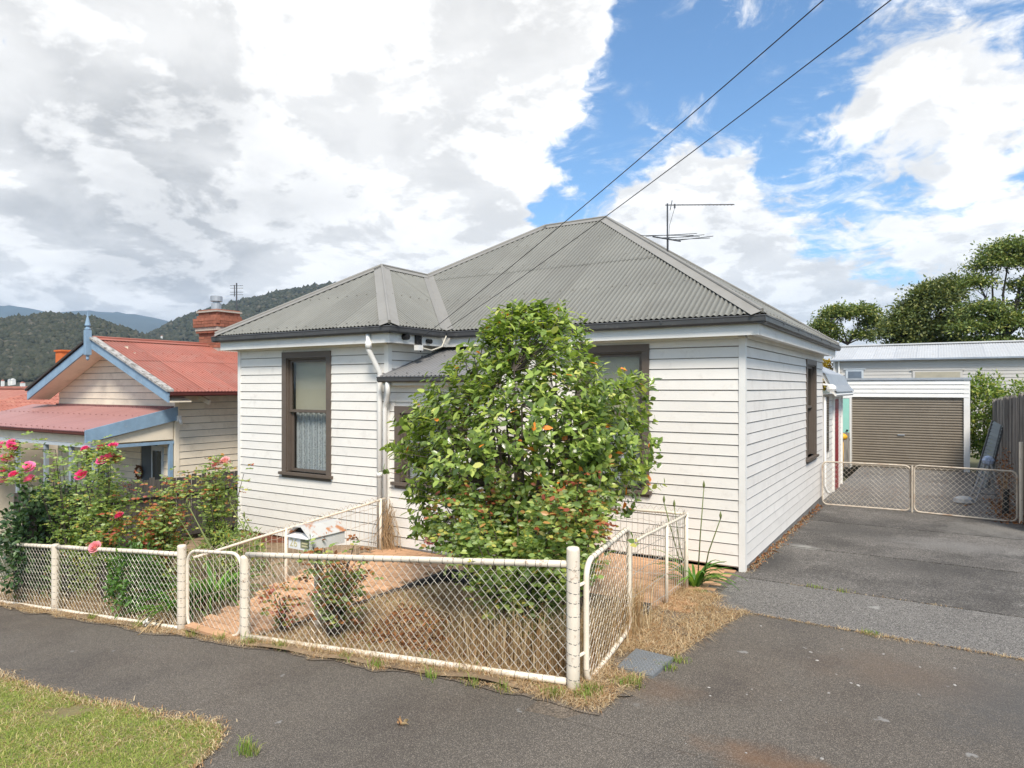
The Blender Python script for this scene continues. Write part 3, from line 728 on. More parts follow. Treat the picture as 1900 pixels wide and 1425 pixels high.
mb = MB(); mb.hexa([V(PX + .02, PE + .1, 2.46), V(PX + .1, PE + .1, 2.46), V(PX + .1, -.03, 2.46), V(PX + .02, -.03, 2.46), V(PX + .02, PE + .1, 2.55), V(PX + .1, PE + .1, 2.55), V(PX + .1, -.03, 3.02), V(PX + .02, -.03, 3.02)]); part('porch_end', mb, white2, pr_)
# eaves
mb = MB()
mb.box(XL - E, XW + E, YW - E, YW + .0, H, H + .012); mb.box(XW, XW + E, YW + .0002, -.0, H, H + .0118); mb.box(XW + E + .0002, E, -E, 0, H, H + .012); mb.box(0, E, .0002, DP + E, H, H + .0118); mb.box(XL - E, XL, YW + .0002, DP + E, H, H + .0118)
part('soffit', mb, white2, house)
mb = MB(); t = .022
mb.box(XL - E, XW + E, YW - E - t, YW - E, H - .028, ZFT); part('fascia', mb, white2, house)
mb = MB(); mb.box(XW + E, XW + E + t, YW - E - t, -E - t - .001, H - .028, ZFT); part('fascia', mb, white2, house)
mb = MB(); mb.box(XW + E + .0, E + t, -E - t, -E, H - .028, ZFT); part('fascia', mb, white2, house)
mb = MB(); mb.box(E, E + t, -E + .001, DP + E, H - .028, ZFT); part('fascia', mb, whiteS, house)
mb = MB(); mb.box(XL - E - t, XL - E, YW - E, DP + E, H - .028, ZFT); part('fascia', mb, white2, house)
# moulding under the soffit
mb = MB(); part('eave_moulding', MB().box(XL - .0, XW + .0, YW - .04, YW - .026, H - .05, H - .001), white2, house); part('eave_moulding', MB().box(PX + .2, -.056, -.04, -.026, H - .05, H - .001), white2, house); part('eave_moulding', MB().box(.026, .04, .056, DP, H - .05, H - .001), white2, house)
zt = ZG
gutter(house, [(XL - EG, YW - EG, zt), (XW + EG, YW - EG, zt)], [-Y_], gutm)
gutter(house, [(XW + EG, YW - EG, zt), (XW + EG, -EG, zt)], [X_], gutm)
gutter(house, [(XW + EG, -EG, zt), (EG, -EG, zt)], [-Y_], gutm)
gutter(house, [(EG, -EG, zt), (EG, DP + EG, zt)], [X_], gutm)
gutter(house, [(XL - EG, DP + EG, zt), (XL - EG, YW - EG, zt)], [-X_], gutm)
# roof
hw = (XW - XL) / 2 + EG; hd = DP / 2 + EG; xm = (XW + XL) / 2
zr = zt - .002
roof = part('roof', MB().box(XL - .1, -.2, .2, DP, H + .02, H + .06), dark, house)
EO = .03   # sheets start a little inside the gutter lip
sh = lambda z: z
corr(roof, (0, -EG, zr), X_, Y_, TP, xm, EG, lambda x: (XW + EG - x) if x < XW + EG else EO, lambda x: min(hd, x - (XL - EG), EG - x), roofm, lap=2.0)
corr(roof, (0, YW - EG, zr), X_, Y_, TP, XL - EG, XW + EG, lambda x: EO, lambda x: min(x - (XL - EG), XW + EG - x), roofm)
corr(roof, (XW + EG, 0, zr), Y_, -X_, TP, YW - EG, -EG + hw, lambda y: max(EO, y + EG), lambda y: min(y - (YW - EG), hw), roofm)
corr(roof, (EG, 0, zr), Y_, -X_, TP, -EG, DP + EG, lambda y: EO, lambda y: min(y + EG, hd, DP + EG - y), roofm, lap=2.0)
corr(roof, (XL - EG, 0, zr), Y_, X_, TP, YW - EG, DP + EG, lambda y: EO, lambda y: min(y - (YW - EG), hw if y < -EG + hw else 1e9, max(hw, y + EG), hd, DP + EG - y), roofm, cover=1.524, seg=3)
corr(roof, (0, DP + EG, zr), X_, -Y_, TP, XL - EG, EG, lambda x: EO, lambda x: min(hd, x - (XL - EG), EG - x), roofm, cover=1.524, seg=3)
RA = V(XL - EG + hd, DP / 2, zr + TP * hd); RB = V(EG - hd, DP / 2, zr + TP * hd)
WA = V(xm, YW - EG + hw, zr + TP * hw); WJ = V(xm, -EG + hw, zr + TP * hw)
def dn(v): return Vector((v[0], v[1], -TP)).normalized()
def hipdirs(ax, d1, d2):
    r = []
    for d in (d1, d2):
        q = dn(d); q = q - ax * q.dot(ax); r.append(q.normalized())
    return r
def hip(p0, p1, d1, d2, **k):
    ax = (Vector(p1) - Vector(p0)).normalized(); a, b = hipdirs(ax, d1, d2); cap(roof, p0, p1, a, b, capm, **k)
c_ = EO + .02
hip(RB, V(EG - c_, -EG + c_, zr + TP * c_), (0, -1), (1, 0))
hip(RB, V(EG - c_, DP + EG - c_, zr + TP * c_), (0, 1), (1, 0))
hip(RA, WJ, (0, -1), (-1, 0))
hip(RA, V(XL - EG + c_, DP + EG - c_, zr + TP * c_), (0, 1), (-1, 0))
hip(RA, RB, (0, -1), (0, 1))
hip(WA, V(XW + EG - c_, YW - EG + c_, zr + TP * c_), (0, -1), (1, 0))
hip(WA, V(XL - EG + c_, YW - EG + c_, zr + TP * c_), (0, -1), (-1, 0))
hip(WA, WJ, (1, 0), (-1, 0))
p0, p1 = V(XW + EG, -EG, zr), WJ       # valley flashing
mb = MB(); ax = (p1 - p0).normalized()
for d in ((-1, 0), (0, 1)):
    u = Vector((d[0], d[1], TP)).normalized(); u = (u - ax * u.dot(ax)).normalized()
    a, b = p0 + V(0, 0, .016), p1 + V(0, 0, .016)
    mb.hexa([a, a + u * .11, b + u * .11, b, a + V(0, 0, .004), a + u * .11 + V(0, 0, .004), b + u * .11 + V(0, 0, .004), b + V(0, 0, .004)])
part('valley_flashing', mb, capm, roof)
# downpipes
mb = MB(); dx, dy = XW - .105, YW - .075
mb.tube([(dx - .05, YW - .26, 3.22), (dx - .05, YW - .26, 2.98), (dx - .04, YW - .22, 2.90), (dx, dy, 2.64), (dx, dy, 2.5), (dx, dy, -.1)], .040, 10); mb.tube([(dx - .05, YW - .26, 2.99), (dx - .05, YW - .26, 3.10)], .050, 10); mb.tube([(dx, dy, 1.05), (dx, dy, 1.12)], .046, 10)
part('downpipe', mb, white2, house, smooth=True)
mb = MB(); mb.tube([(XW + .17, PYF - .21, 2.50), (XW + .17, PYF - .21, 2.38), (XW + .16, PYF - .19, 2.32), (XW + .03, YW - .085, 2.16), (XW + .01, YW - .08, 2.08), (XW + .01, YW - .08, -.02)], .036, 10)
part('downpipe', mb, white2, house, smooth=True)
# electrical fittings on the wing's side fascia
ef = part('power_bracket', MB().box(XW + E + t, XW + E + t + .03, -1.02, -.88, 3.08, 3.22).tube([(XW + E + t, -1.28, 3.17), (XW + E + t + .10, -1.28, 3.17)], .045, 8).tube([(XW + E + t, -.72, 3.14), (XW + E + t + .09, -.72, 3.13)], .035, 8).tube([(XW + .26, -1.0, 3.15), (XW + .33, -1.03, 3.05), (XW + .33, -.98, 2.96), (XW + .30, -.9, 3.0), (XW + .30, -.92, 3.08)], .008, 5), black, house)
part('insulator', MB().box(XW + .26, XW + .34, -1.05, -.93, 2.98, 3.06), white2, house)
part('service_cable', MB().tube([(XW + .33, -.95, 3.02), (XW + .36, -.75, 2.99), (XW + .37, -.5, 3.06), (XW + .35, -.36, 3.24)], .011, 6), M('cream_cable', (.6, .55, .45), .5), house)
# fly-screen vent mark and a small light on the side wall
mb = MB(); mb.tube([(.02, DP - .05, 2.48), (.16, DP - .02, 2.46)], .02, 6).lathe((.19, DP, 2.38), [(.03, .10), (.09, .06), (.10, 0), (.07, -.06)], 10); part('wall_lamp', mb, white2, house)
# lower rear addition
mb = MB(); mb.box(-3.2, -.02, DP + .001, 10.6, -.3, 2.25)
add = part('rear_addition', mb, white, house)
boards(add, (-.019, DP + .35, -.2), Y_, X_, 3.2, .1, 16, .147, white, [(.05, .75, 1.0, 2.5), (1.55, 2.42, 0, 2.45)])
mb = MB(); mb.box(-.018, .012, DP + .45, DP + 1.08, .95, 2.2); ow = part('window', mb, brown, add); part('pane', MB().box(.0121, .016, DP + .52, DP + 1.01, 1.02, 2.13), M('dark_glass', (.03, .033, .035), .05, 0, .05, spec=.6), ow)
mb = MB(); mb.box(-.018, .02, DP + 1.92, DP + 2.76, -.12, 2.12); od = part('door', mb, redd, add)
for k in range(22): part('door_slat', MB().hexa([V(.0201, DP + 1.98, -.02 + k * .096), V(.032, DP + 1.98, -.02 + k * .096), V(.032, DP + 2.70, -.02 + k * .096), V(.0201, DP + 2.70, -.02 + k * .096), V(.0201, DP + 1.98, .05 + k * .096), V(.022, DP + 1.98, .05 + k * .096), V(.022, DP + 2.70, .05 + k * .096), V(.0201, DP + 2.70, .05 + k * .096)]), redd, od)
mb = MB(); mb.box(-.018, .04, DP + 1.82, DP + 1.919, -.12, 2.2); mb.box(-.018, .04, DP + 2.761, DP + 2.86, -.12, 2.2); mb.box(-.03, .035, DP + 3.5, DP + 3.58, -.2, 2.2); part('door_frame', mb, white2, add)
mb = MB(); prof = [(-.6, 3.02), (.04, 2.70), (.15, 2.45), (.25, 2.31), (.28, 2.25), (.26, 2.21), (.13, 2.36), (.01, 2.60), (-.6, 2.92)]
mb.prism([V(x, DP + .16, z) for x, z in prof], (0, 3.5, 0)); part('addition_roof', mb, white2, add)
mb = MB(); prof = [(-.6, 3.04), (.05, 2.722), (.16, 2.472), (.29, 2.32), (.29, 2.31), (.152, 2.462), (.04, 2.712), (-.6, 3.03)]
mb.prism([V(x, DP + .13, z) for x, z in prof], (0, 3.6, 0)); part('addition_roof_sheet', mb, galv, add)
mb = MB(); mb.tube([(.05, 7.15, 2.2), (.05, 7.15, .25), (.10, 7.17, .12), (.16, 7.2, .10)], .03, 8); part('waste_pipe', mb, white2, add, smooth=True)

# ------------------------------------------------------------------ rooftop aerial and the cables
ant = thing('roof_aerial', 'tall thin two-boom television aerial rising behind the grey roof hip', 'aerial', (-2.24, 3.5, 4.9), 'television aerials on masts')
mb = MB(); mb.tube([(-2.24, 3.5, 4.75), (-2.24, 3.5, 5.93)], .017, 6); part('mast', mb, copper, ant)
cr = V(math.cos(TH), math.sin(TH), 0); cf = V(-math.sin(TH), math.cos(TH), 0); m0 = V(-2.24, 3.5, 5.90)
mb = MB(); mb.tube([m0 - cr * .04, m0 + cr * 1.28 + V(0, 0, .01)], .011, 5)
for k in range(16): p = m0 + cr * (.2 + k * .07); mb.tube([p - cf * .09 - V(0, 0, .012), p + cf * .09 + V(0, 0, .018)], .005, 4)
mb.tube([m0 + cr * .05 - V(0, 0, .10), m0 + cr * .09 + V(0, 0, .09)], .008, 4); mb.tube([m0 + cr * .14 - V(0, 0, .06), m0 + cr * .14 + V(0, 0, .02)], .018, 5); part('boom', mb, copper, ant)
b0 = V(-2.24, 3.5, 5.25); bd = (cr * .35 - cf * .9).normalized(); ed = (cr * .95 + cf * .35 + V(0, 0, .0)).normalized()
mb = MB(); mb.tube([b0 - bd * .5 + V(0, 0, .15), b0 + bd * .42 - V(0, 0, .126)], .014, 5)
for k, (s_, l_, rr) in enumerate(((-.5, .95, .85), (-.32, .9, .8), (-.1, .8, .45), (.05, .8, .4), (.22, .8, .35), (.40, .74, .3))):
    p = b0 + bd * s_ + V(0, 0, -.30 * s_); mb.tube([p - ed * rr * .35, p + ed * l_ + V(0, 0, .10 + .05 * (k % 2))], .0085, 4)
part('boom', mb, copper, ant)
mb = MB(); mb.tube([m0 + cr * .14 - V(0, 0, .05), V(-2.2, 3.5, 5.5), V(-2.22, 3.48, 4.95)], .004, 4); part('lead', mb, black, ant)

def cable(name, label, a, b, far, sag):
    mb = MB(); a, b = Vector(a), Vector(b); pts = []
    for k in range(25):
        t = k / 24; p = lerp(a, b, t); p.z -= sag * 4 * t * (1 - t); pts.append(p)
    d = (b - a); pts += [b + d * .5, b + d * 1.2]
    mb.tube(pts, 0.0046, 5); o = link_mesh(name, mb.v, mb.f, black, origin=a); tag(o, label, 'power cable', 'overhead cables to the house')
cable('power_cable', 'upper black overhead cable crossing the ridge to the wing fascia', (XW + .33, -1.02, 3.14), (1.51, -4.22, 4.97), 0, .05)
cable('power_cable', 'lower black overhead cable ending by the inner gutter corner', (XW + .42, -.42, 3.36), (1.885, -3.98, 4.97), 0, .06)

# ------------------------------------------------------------------ front fence: chain link between pipes
def wire_net(mb, P, L, H_, p, r, seed=0):
    """zigzag wires that interlock into diamonds; P(a, h) gives the point"""
    n, m_ = int(round(L / p)), int(round(H_ / p)); rnd = random.Random(seed)
    for i in range(n):
        pts = []
        for j in range(m_ + 1):
            a = (i + ((j + i) % 2)) * L / n; h = j * H_ / m_
            a += .010 * mnoise.noise(V(a * 2.2, h * 2.2, seed)); h2 = h + .010 * mnoise.noise(V(a * 2.2, h * 2.2, seed + 9)) if 0 < j < m_ else h
            pts.append(P(min(max(a, 0), L), h2, .006 * mnoise.noise(V(a * 1.3, h * 1.3, seed + 4)) + .002 * (1 if (i + j) % 2 else -1)))
        mb.tube(pts, r, 3, caps=False)

def zrail_t(x): return 1.03 + .111 * (x + .31) if x > -4.22 else .44 + .095 * (x + 5.5)
def zrail_b(x): return .115 + .104 * (x + .31) if x > -4.2 else -.43 + .1 * (x + 5.46)
FY = -4.4
def pipe_rail(mb, x0, x1, zf, r=.028, wraps=True, step=.115):
    mb.cur = 0; n_ = 8; pts = [(lerp(x0, x1, k / n_), FY, zf(lerp(x0, x1, k / n_)) + .006 * mnoise.noise(V(k, x0, 1))) for k in range(n_ + 1)]
    mb.tube(pts, r, 10)
    if wraps:
        mb.cur = 1; k = 0; x = x0 + .05
        while x < x1 - .03:
            a0 = []
            for q in range(9):
                an = q * math.pi * 2 / 8; a0.append((x + .022 * math.sin(an * .5) + random.uniform(-.003, .003), FY + (r + .002) * math.cos(an), zf(x) + (r + .002) * math.sin(an)))
            mb.tube(a0, .0026, 3, caps=False); x += step * random.uniform(.8, 1.2)
        mb.cur = 0
def fence_post(root, x, z0, z1, r=.052, y=FY, mat=None):
    mb = MB(); mb.lathe((x, y, 0), [(r, z0 - .15), (r, z0 + .2), (r, lerp(z0, z1, .6)), (r, z1 - .06), (r, z1 - .022), (r, z1 - .02), (r * .98, z1 - .004), (r * .8, z1 + .004), (.006, z1 + .008)], 16)
    mb.cur = 1; z = z0 + .06
    while z < z1 - .1:
        a0 = [(x + (r + .002) * math.cos(q * .7854), y + (r + .002) * math.sin(q * .7854), z + .012 * math.sin(q * .6) + random.uniform(-.004, .004)) for q in range(9)]
        mb.tube(a0, .0024, 3, caps=False); z += random.uniform(.07, .12)
    return part('post', mb, [pipem, tiem], root, smooth=True)

def link_fence(label, x0, x1, posts, seed):
    root = thing('chain_link_fence', label, 'fence', ((x0 + x1) / 2, FY, zp((x0 + x1) / 2)), 'chain link fence runs along the footpath')
    for (x, a, b) in posts: fence_post(root, x, a, b)
    xs = [p[0] for p in posts] if len(posts) > 2 else [x0, x1]
    xs = sorted(set([x0] + [p[0] for p in posts if x0 < p[0] < x1] + [x1]))
    for a, b in zip(xs, xs[1:]):
        for zf in (zrail_t, zrail_b):
            mb = MB(); pipe_rail(mb, a + .03, b - .03, zf); part('rail', mb, [pipem, tiem], root, smooth=True)
        mb = MB(); L = b - a - .08
        def P(s, h, w, a=a): x = a + .04 + s; zb, ztp = zrail_b(x), zrail_t(x); return (x, FY - .004 + w, lerp(zb, ztp, h / .9))
        wire_net(mb, P, L, .9, .046, .0031, seed + int(a * 7)); part('wire_mesh', mb, wirem, root, kind='stuff')
    return root
link_fence('white pipe and chain link fence in front of the camellia, between the two gates', -4.22, -.25, [(-4.22, -.40, .58), (-.25, .03, 1.165)], 3)
link_fence('white pipe and chain link fence in front of the roses and lower down the street', -16, -5.38, [(-14.0, -1.3, -.3), (-11.2, -1.0, -.07), (-8.39, -.80, .20), (-5.38, -.48, .555)], 5)

def rounded_rect(L, H_, r, rt=None, n=5):
    pts = []
    for (cx, cz, a0) in ((r, r, 180), (L - r, r, 270), (L - r, H_ - r, 0), (r, H_ - r, 90)):
        for k in range(n + 1): a = R(a0 + 90 * k / n); pts.append((cx + r * math.cos(a), cz + r * math.sin(a)))
    return pts + [pts[0]]

def gate(name, label, A, B, z0a, z0b, Hg, r, rc, mesh_mat, seed, frame_mat, pitch=.046, wr=.0026, group=None, wraps=True):
    A, B = Vector(A), Vector(B); d = (B - A); L = d.length; d.normalize(); nr = V(d.y, -d.x, 0)
    root = thing(name, label, 'gate', ((A.x + B.x) / 2, (A.y + B.y) / 2, min(z0a, z0b)), group)
    def P(s, h, w=0): q = A + d * s; return V(q.x, q.y, lerp(z0a, z0b, s / L) + h) + nr * w
    mb = MB(); mb.tube([P(*q) for q in rounded_rect(L, Hg, rc)], r, 8, caps=False)
    if wraps:
        mb.cur = 1
        for (h, k) in ((0, 0), (Hg, 1)):
            s = rc
            while s < L - rc:
                mb.tube([P(s + .01 * math.sin(q * .39), h + (r + .002) * math.sin(q * .7854), (r + .002) * math.cos(q * .7854)) for q in range(9)], .0024, 3, caps=False); s += random.uniform(.07, .13)
        mb.cur = 0
    part('gate_frame', mb, [frame_mat, tiem], root, smooth=True)
    mb = MB()
    wire_net(mb, lambda s, h, w: P(s + .012, h + .012, w), L - .024, Hg - .024, pitch, wr, seed)
    part('wire_mesh', mb, mesh_mat, root, kind='stuff')
    return root, P
gate('garden_gate', 'small white wire gate leading to the paved path', (-5.30, FY + .02, 0), (-4.31, FY + .02, 0), -.42, -.33, .92, .020, .16, wirem, 21, pipem)
sgt, sgP = gate('garden_gate', 'white wire gate standing open beside the corner post and driveway', (-.20, -4.27, 0), (-.36, -3.0, 0), .06, .10, .97, .024, .13, wirem, 22, pipem)
for z in (.30, .85): part('hinge', MB().tube([(-.25, -4.38, z), (-.21, -4.29, z + .02)], .014, 6), pipem, sgt)
g1, gp1 = gate('driveway_gate', 'galvanised wire driveway gate leaf next to the house wall', (.07, 6.62, 0), (1.68, 6.60, 0), -.06, -.05, .90, .017, .10, rustw, 23, rustw, pitch=.05, wr=.0042, group='double driveway gates', wraps=False)
g2, gp2 = gate('driveway_gate', 'galvanised wire driveway gate leaf next to the tall paling fence', (1.75, 6.55, 0), (3.37, 6.27, 0), -.05, -.04, .92, .017, .10, rustw, 24, rustw, pitch=.05, wr=.0042, group='double driveway gates', wraps=False)
mb = MB(); mb.tube([(1.715, 6.56, -.1), (1.715, 6.56, .86)], .018, 6); part('drop_bolt', mb, rustw, g1)
mb = MB(); mb.tube([(1.715, 6.52, .86), (1.72, 6.50, .55), (1.70, 6.50, .5), (1.73, 6.51, .6)], .008, 5); part('latch_chain', mb, rustw, g1)
gpo = MB(); gpo.tube([(3.43, 6.27, -.2), (3.43, 6.27, 1.42)], .032, 8); o = part('gate_post', gpo, pipem, None, origin=(3.43, 6.27, -.05)); tag(o, 'slim cream pipe post the driveway gate hangs from', 'post')

def woven_fence(label, A, B, za, zb, Hf, posts, seed, mat, post_r=.022):
    A, B = Vector(A), Vector(B); d = (B - A); L = d.length; d.normalize(); nr = V(d.y, -d.x, 0)
    root = thing('woven_wire_fence', label, 'fence', ((A.x + B.x) / 2, (A.y + B.y) / 2, (za + zb) / 2), 'ornamental woven wire fences')
    def P(s, h, w=0): q = A + d * s; return V(q.x, q.y, lerp(za, zb, s / L) + h) + nr * w
    for s in posts: part('post', MB().tube([P(s, -.15), P(s, Hf + .02)], post_r, 8), pipem, root, smooth=True)
    part('rail', MB().tube([P(lerp(0, L, k / 8), Hf + .008 * mnoise.noise(V(k * .7, seed, 0))) for k in range(9)], .017, 8), pipem, root, smooth=True)
    mb = MB(); n_ = int(L / .075)
    for i in range(n_ + 1):
        s = i * L / n_; j = .012 * mnoise.noise(V(i * .4, seed, 2))
        mb.tube([P(s + j, .03), P(s + .01 * mnoise.noise(V(i, seed, 5)), Hf * .5), P(s - j, Hf)], .0032, 3, caps=False)
        if i < n_ - 1:   # scalloped loop on top
            mb.tube([P(s + .075 * 1.6 * q / 6, Hf - .03 + (.085 + .02 * random.random()) * math.sin(math.pi * q / 6), .01 * (i % 2)) for q in range(7)], .003, 3, caps=False)
    for h in (.08, .30, .52, .72):
        if h > Hf - .05: continue
        mb.tube([P(lerp(0, L, k / 40), h + .018 * mnoise.noise(V(k * .35, h * 9, seed)) + .006 * (-1) ** k, .004 * (-1) ** k) for k in range(41)], .004, 3, caps=False)
    part('wire_mesh', mb, mat, root, kind='stuff'); return root
woven_fence('low scalloped wire fence from the open gate to the dark strap leaf plant', (-.38, -2.95, 0), (-.40, -1.12, 0), .06, .05, .84, [1.1, 1.83], 31, wirem)
woven_fence('low scalloped wire fence returning across the house front behind the camellia', (-.42, -1.10, 0), (-2.6, -1.12, 0), .05, .03, .84, [.0, 1.3], 32, wirem)
woven_fence('rusty scalloped wire fence climbing from the small gate to the porch corner', (-5.30, -4.30, 0), (-4.86, -1.50, 0), -.40, -.05, .80, [1.2, 2.75], 33, rustw)

# ------------------------------------------------------------------ letterbox
lb = thing('letterbox', 'white tin letterbox numbered 26 with a rust patched lid, on a post', 'letterbox', (-3.66, -3.85, -.25))
LX0, LX1, LY0, LY1, LZ = -3.86, -3.52, -4.12, -3.62, .66
mb = MB(); mb.box(LX0, LX1, LY0 + .0, LY1, LZ, LZ + .135); part('body', mb, tin, lb)
mb = MB(); xmid = (LX0 + LX1) / 2
pr = [(LX0 - .015, LZ + .137), (xmid - .07, LZ + .245), (xmid + .05, LZ + .255), (LX1 + .015, LZ + .137), (LX1 + .011, LZ + .132), (xmid + .048, LZ + .247), (xmid - .068, LZ + .238), (LX0 - .009, LZ + .132)]
mb.prism([V(x, LY0 - .02, z) for x, z in pr], (0, LY1 - LY0 + .03, 0)); part('lid', mb, M('rust_patched_tin', (.58, .565, .53), .55, 0, .06, 5, 0, 30, ((.46, .17, .05), 6, .52, .60, .9)), lb)
mb = MB(); mb.prism([V(LX0 + .005, LY0 + .06, LZ + .14), V(LX1 - .005, LY0 + .06, LZ + .14), V(xmid + .05, LY0 + .06, LZ + .24), V(xmid - .06, LY0 + .06, LZ + .235)], (0, .01, 0)); part('slot_back', mb, dark, lb)
mb = MB(); mb.hexa([V(LX0, LY0 - .03, LZ + .128), V(LX1, LY0 - .03, LZ + .128), V(LX1, LY0 + .05, LZ + .165), V(LX0, LY0 + .05, LZ + .165), V(LX0, LY0 - .03, LZ + .134), V(LX1, LY0 - .03, LZ + .134), V(LX1, LY0 + .05, LZ + .171), V(LX0, LY0 + .05, LZ + .171)]); part('mail_flap', mb, tin, lb)
def textobj(name, s, size, loc, rot, mat, parent, ext=.0015):
    cu = bpy.data.curves.new(name, 'FONT'); cu.body = s; cu.size = size; cu.extrude = ext; cu.materials.append(mat)
    tmp = bpy.data.objects.new(name + '_curve', cu); me = bpy.data.meshes.new_from_object(tmp); bpy.data.objects.remove(tmp)
    o = bpy.data.objects.new(name, me); col.objects.link(o); o.parent = parent; o.location = Vector(loc) - WLOC[parent]; o.rotation_euler = rot; return o
textobj('number_26', '26', .125, (LX0 + .02, LY0 - .002, LZ + .025), (R(90), 0, 0), gold, lb)
mb = MB(); mb.box(LX0 + .195, LX1 - .012, LY0 - .003, LY0 - .0005, LZ + .02, LZ + .115); lab = part('mail_label', mb, olive, lb)
mb = MB()
for k in range(2): mb.box(LX0 + .215, LX1 - .03, LY0 - .0045, LY0 - .0032, LZ + .04 + k * .03, LZ + .052 + k * .03)
part('label_print', mb, gold, lab)
mb = MB(); mb.beam((-3.66, -3.88, -.45), (-3.66, -3.88, LZ), .07, .06, up=Y_); part('post', mb, rustw, lb)

# ------------------------------------------------------------------ foliage tools
def unit(a): return a / np.maximum(np.linalg.norm(a, axis=1, keepdims=True), 1e-9)
LEAF = np.array([(0, 0, 0), (.22, .34, 0), (.36, .36, 0), (.0, .34, 0), (0, .70, 0), (.30, .70, 0), (0, 1, 0)])
def leaves(C, D, Nn, Ln, Wd, fold=.25, curl=.15):
    """pointed oval leaves, eight points and six faces each"""
    n_ = len(C); vr_ = rng.uniform(.4, 1.7, n_); vr2_ = rng.uniform(-.6, 2.6, n_); D = unit(D); Nn = unit(Nn - D * (Nn * D).sum(1, keepdims=True)); S = np.cross(D, Nn)
    prof = [(0, 0), (-.42, .30), (.42, .30), (0, .33), (-.40, .66), (.40, .66), (0, .68), (0, 1.)]
    v = np.zeros((n_, 8, 3))
    for k, (x, y) in enumerate(prof):
        z = fold * vr_ * abs(x) - curl * vr2_ * y * y
        v[:, k] = C + D * (Ln * y)[:, None] + S * (Wd * x)[:, None] + Nn * (Ln * z * .6)[:, None]
    q = np.array([(0, 3, 1, 0), (0, 2, 3, 0), (1, 3, 6, 4), (2, 5, 6, 3), (4, 6, 7, 4), (5, 7, 6, 5)])
    tris = np.array([(0, 3, 1), (0, 2, 3), (1, 3, 6), (1, 6, 4), (2, 5, 6), (2, 6, 3), (4, 6, 7), (5, 7, 6)])
    f = (np.arange(n_)[:, None, None] * 8 + tris[None]).reshape(-1, 3)
    return v.reshape(-1, 3), f, np.repeat(rng.random(n_), 8)
def rand_dirs(n_, up=0.): d = rng.normal(size=(n_, 3)); d = unit(d); d[:, 2] += up; return unit(d)

def blades(P, h, w, lean, mat, name, parent=None, label=None, kind='stuff', seg=2):
    """grass blades: each a bent strip of two quads ending in a point"""
    n_ = len(P); a = rng.random(n_) * 2 * np.pi; dx = np.stack([np.cos(a), np.sin(a), np.zeros(n_)], 1); b = a + rng.normal(size=n_) * .6 + np.pi / 2; sx = np.stack([np.cos(b), np.sin(b), np.zeros(n_)], 1)
    up = np.array([0, 0, 1.])
    m1 = P + dx * (h * lean * .3)[:, None] + up * (h * .62)[:, None] * np.maximum(.15, 1 - lean * .25)[:, None]; tp = P + dx * (h * lean)[:, None] + up * (h * np.maximum(.12, 1 - lean * .62))[:, None]
    W = (w * .5)[:, None]
    v = np.stack([P - sx * W, P + sx * W, m1 - sx * W * .75, m1 + sx * W * .75, tp], 1).reshape(-1, 3)
    f = (np.arange(n_)[:, None, None] * 5 + np.array([(0, 1, 3), (0, 3, 2), (2, 3, 4)])[None]).reshape(-1, 3)
    o = link_mesh(name, v, f, mat, parent, attr=np.repeat(rng.random(n_), 5))
    if kind: o['kind'] = kind
    if label: o['label'] = label
    return o

def leafmesh(name, L_, W_, mat, fold=.25, curl=.15):
    v, f, _ = leaves(np.zeros((1, 3)), np.array([[0, 1., 0]]), np.array([[0, 0, 1.]]), np.array([L_]), np.array([W_]), fold, curl)
    me = bpy.data.meshes.new(name); me.from_pydata(v.tolist(), [], f.tolist()); me.materials.append(mat); return me

def crownjoin(name, C, D, Nn, Ln, Wd, mat, parent, fold=.25, curl=.15):
    v, f, r_ = leaves(C, D, Nn, Ln, Wd, fold, curl)
    return link_mesh(name, v, f, mat, parent, attr=r_, kind='stuff')

def mat_from(D, Nn):
    D = Vector(D).normalized(); Nn = Vector(Nn); Nn = (Nn - D * Nn.dot(D)).normalized(); S = D.cross(Nn)
    return Matrix((S, D, Nn)).transposed().to_euler()

# ------------------------------------------------------------------ camellia
cam_c = V(-1.66, -2.82, 0)
bush = thing('camellia_bush', 'big glossy green camellia bush covering the porch and front window', 'bush', (cam_c.x, cam_c.y, -.1))
prof = [(.55, .30), (.8, .72), (1.0, 1.02), (1.3, 1.28), (1.7, 1.40), (2.1, 1.42), (2.4, 1.28), (2.65, 1.0), (2.88, .76), (3.1, .58), (3.28, .40), (3.40, .12)]
def crown_r(z):
    for (a, b), (c, d) in zip(prof, prof[1:]):
        if a <= z <= c: return b + (d - b) * (z - a) / (c - a)
    return 0
tips = []
while len(tips) < 2000:
    z = random.uniform(.62, 3.33); a = random.uniform(0, 2 * math.pi); rr = crown_r(z)
    lump = 1 + .30 * mnoise.noise(V(math.cos(a) * 1.6, math.sin(a) * 1.6, z * 1.5)) + .22 * mnoise.noise(V(math.cos(a) * 4, math.sin(a) * 4, z * 3.4))
    q = rr * lump * math.sqrt(random.uniform(.30 if z < 2.4 else .05, 1.06))
    if random.random() > (rr + .2) / 1.5: continue
    if z < 1.55 and z > .95 and abs(a - 4.6) < .8 and q > .35 and random.random() < .8: continue     # the open heart where bare stems show
    if mnoise.noise(V(q * math.cos(a) * 2.6, q * math.sin(a) * 2.6, z * 2.6 + 4)) < -.30 and random.random() < .6: continue
    tips.append(V(cam_c.x + q * math.cos(a) * .98, cam_c.y + q * math.sin(a) * .74, z))
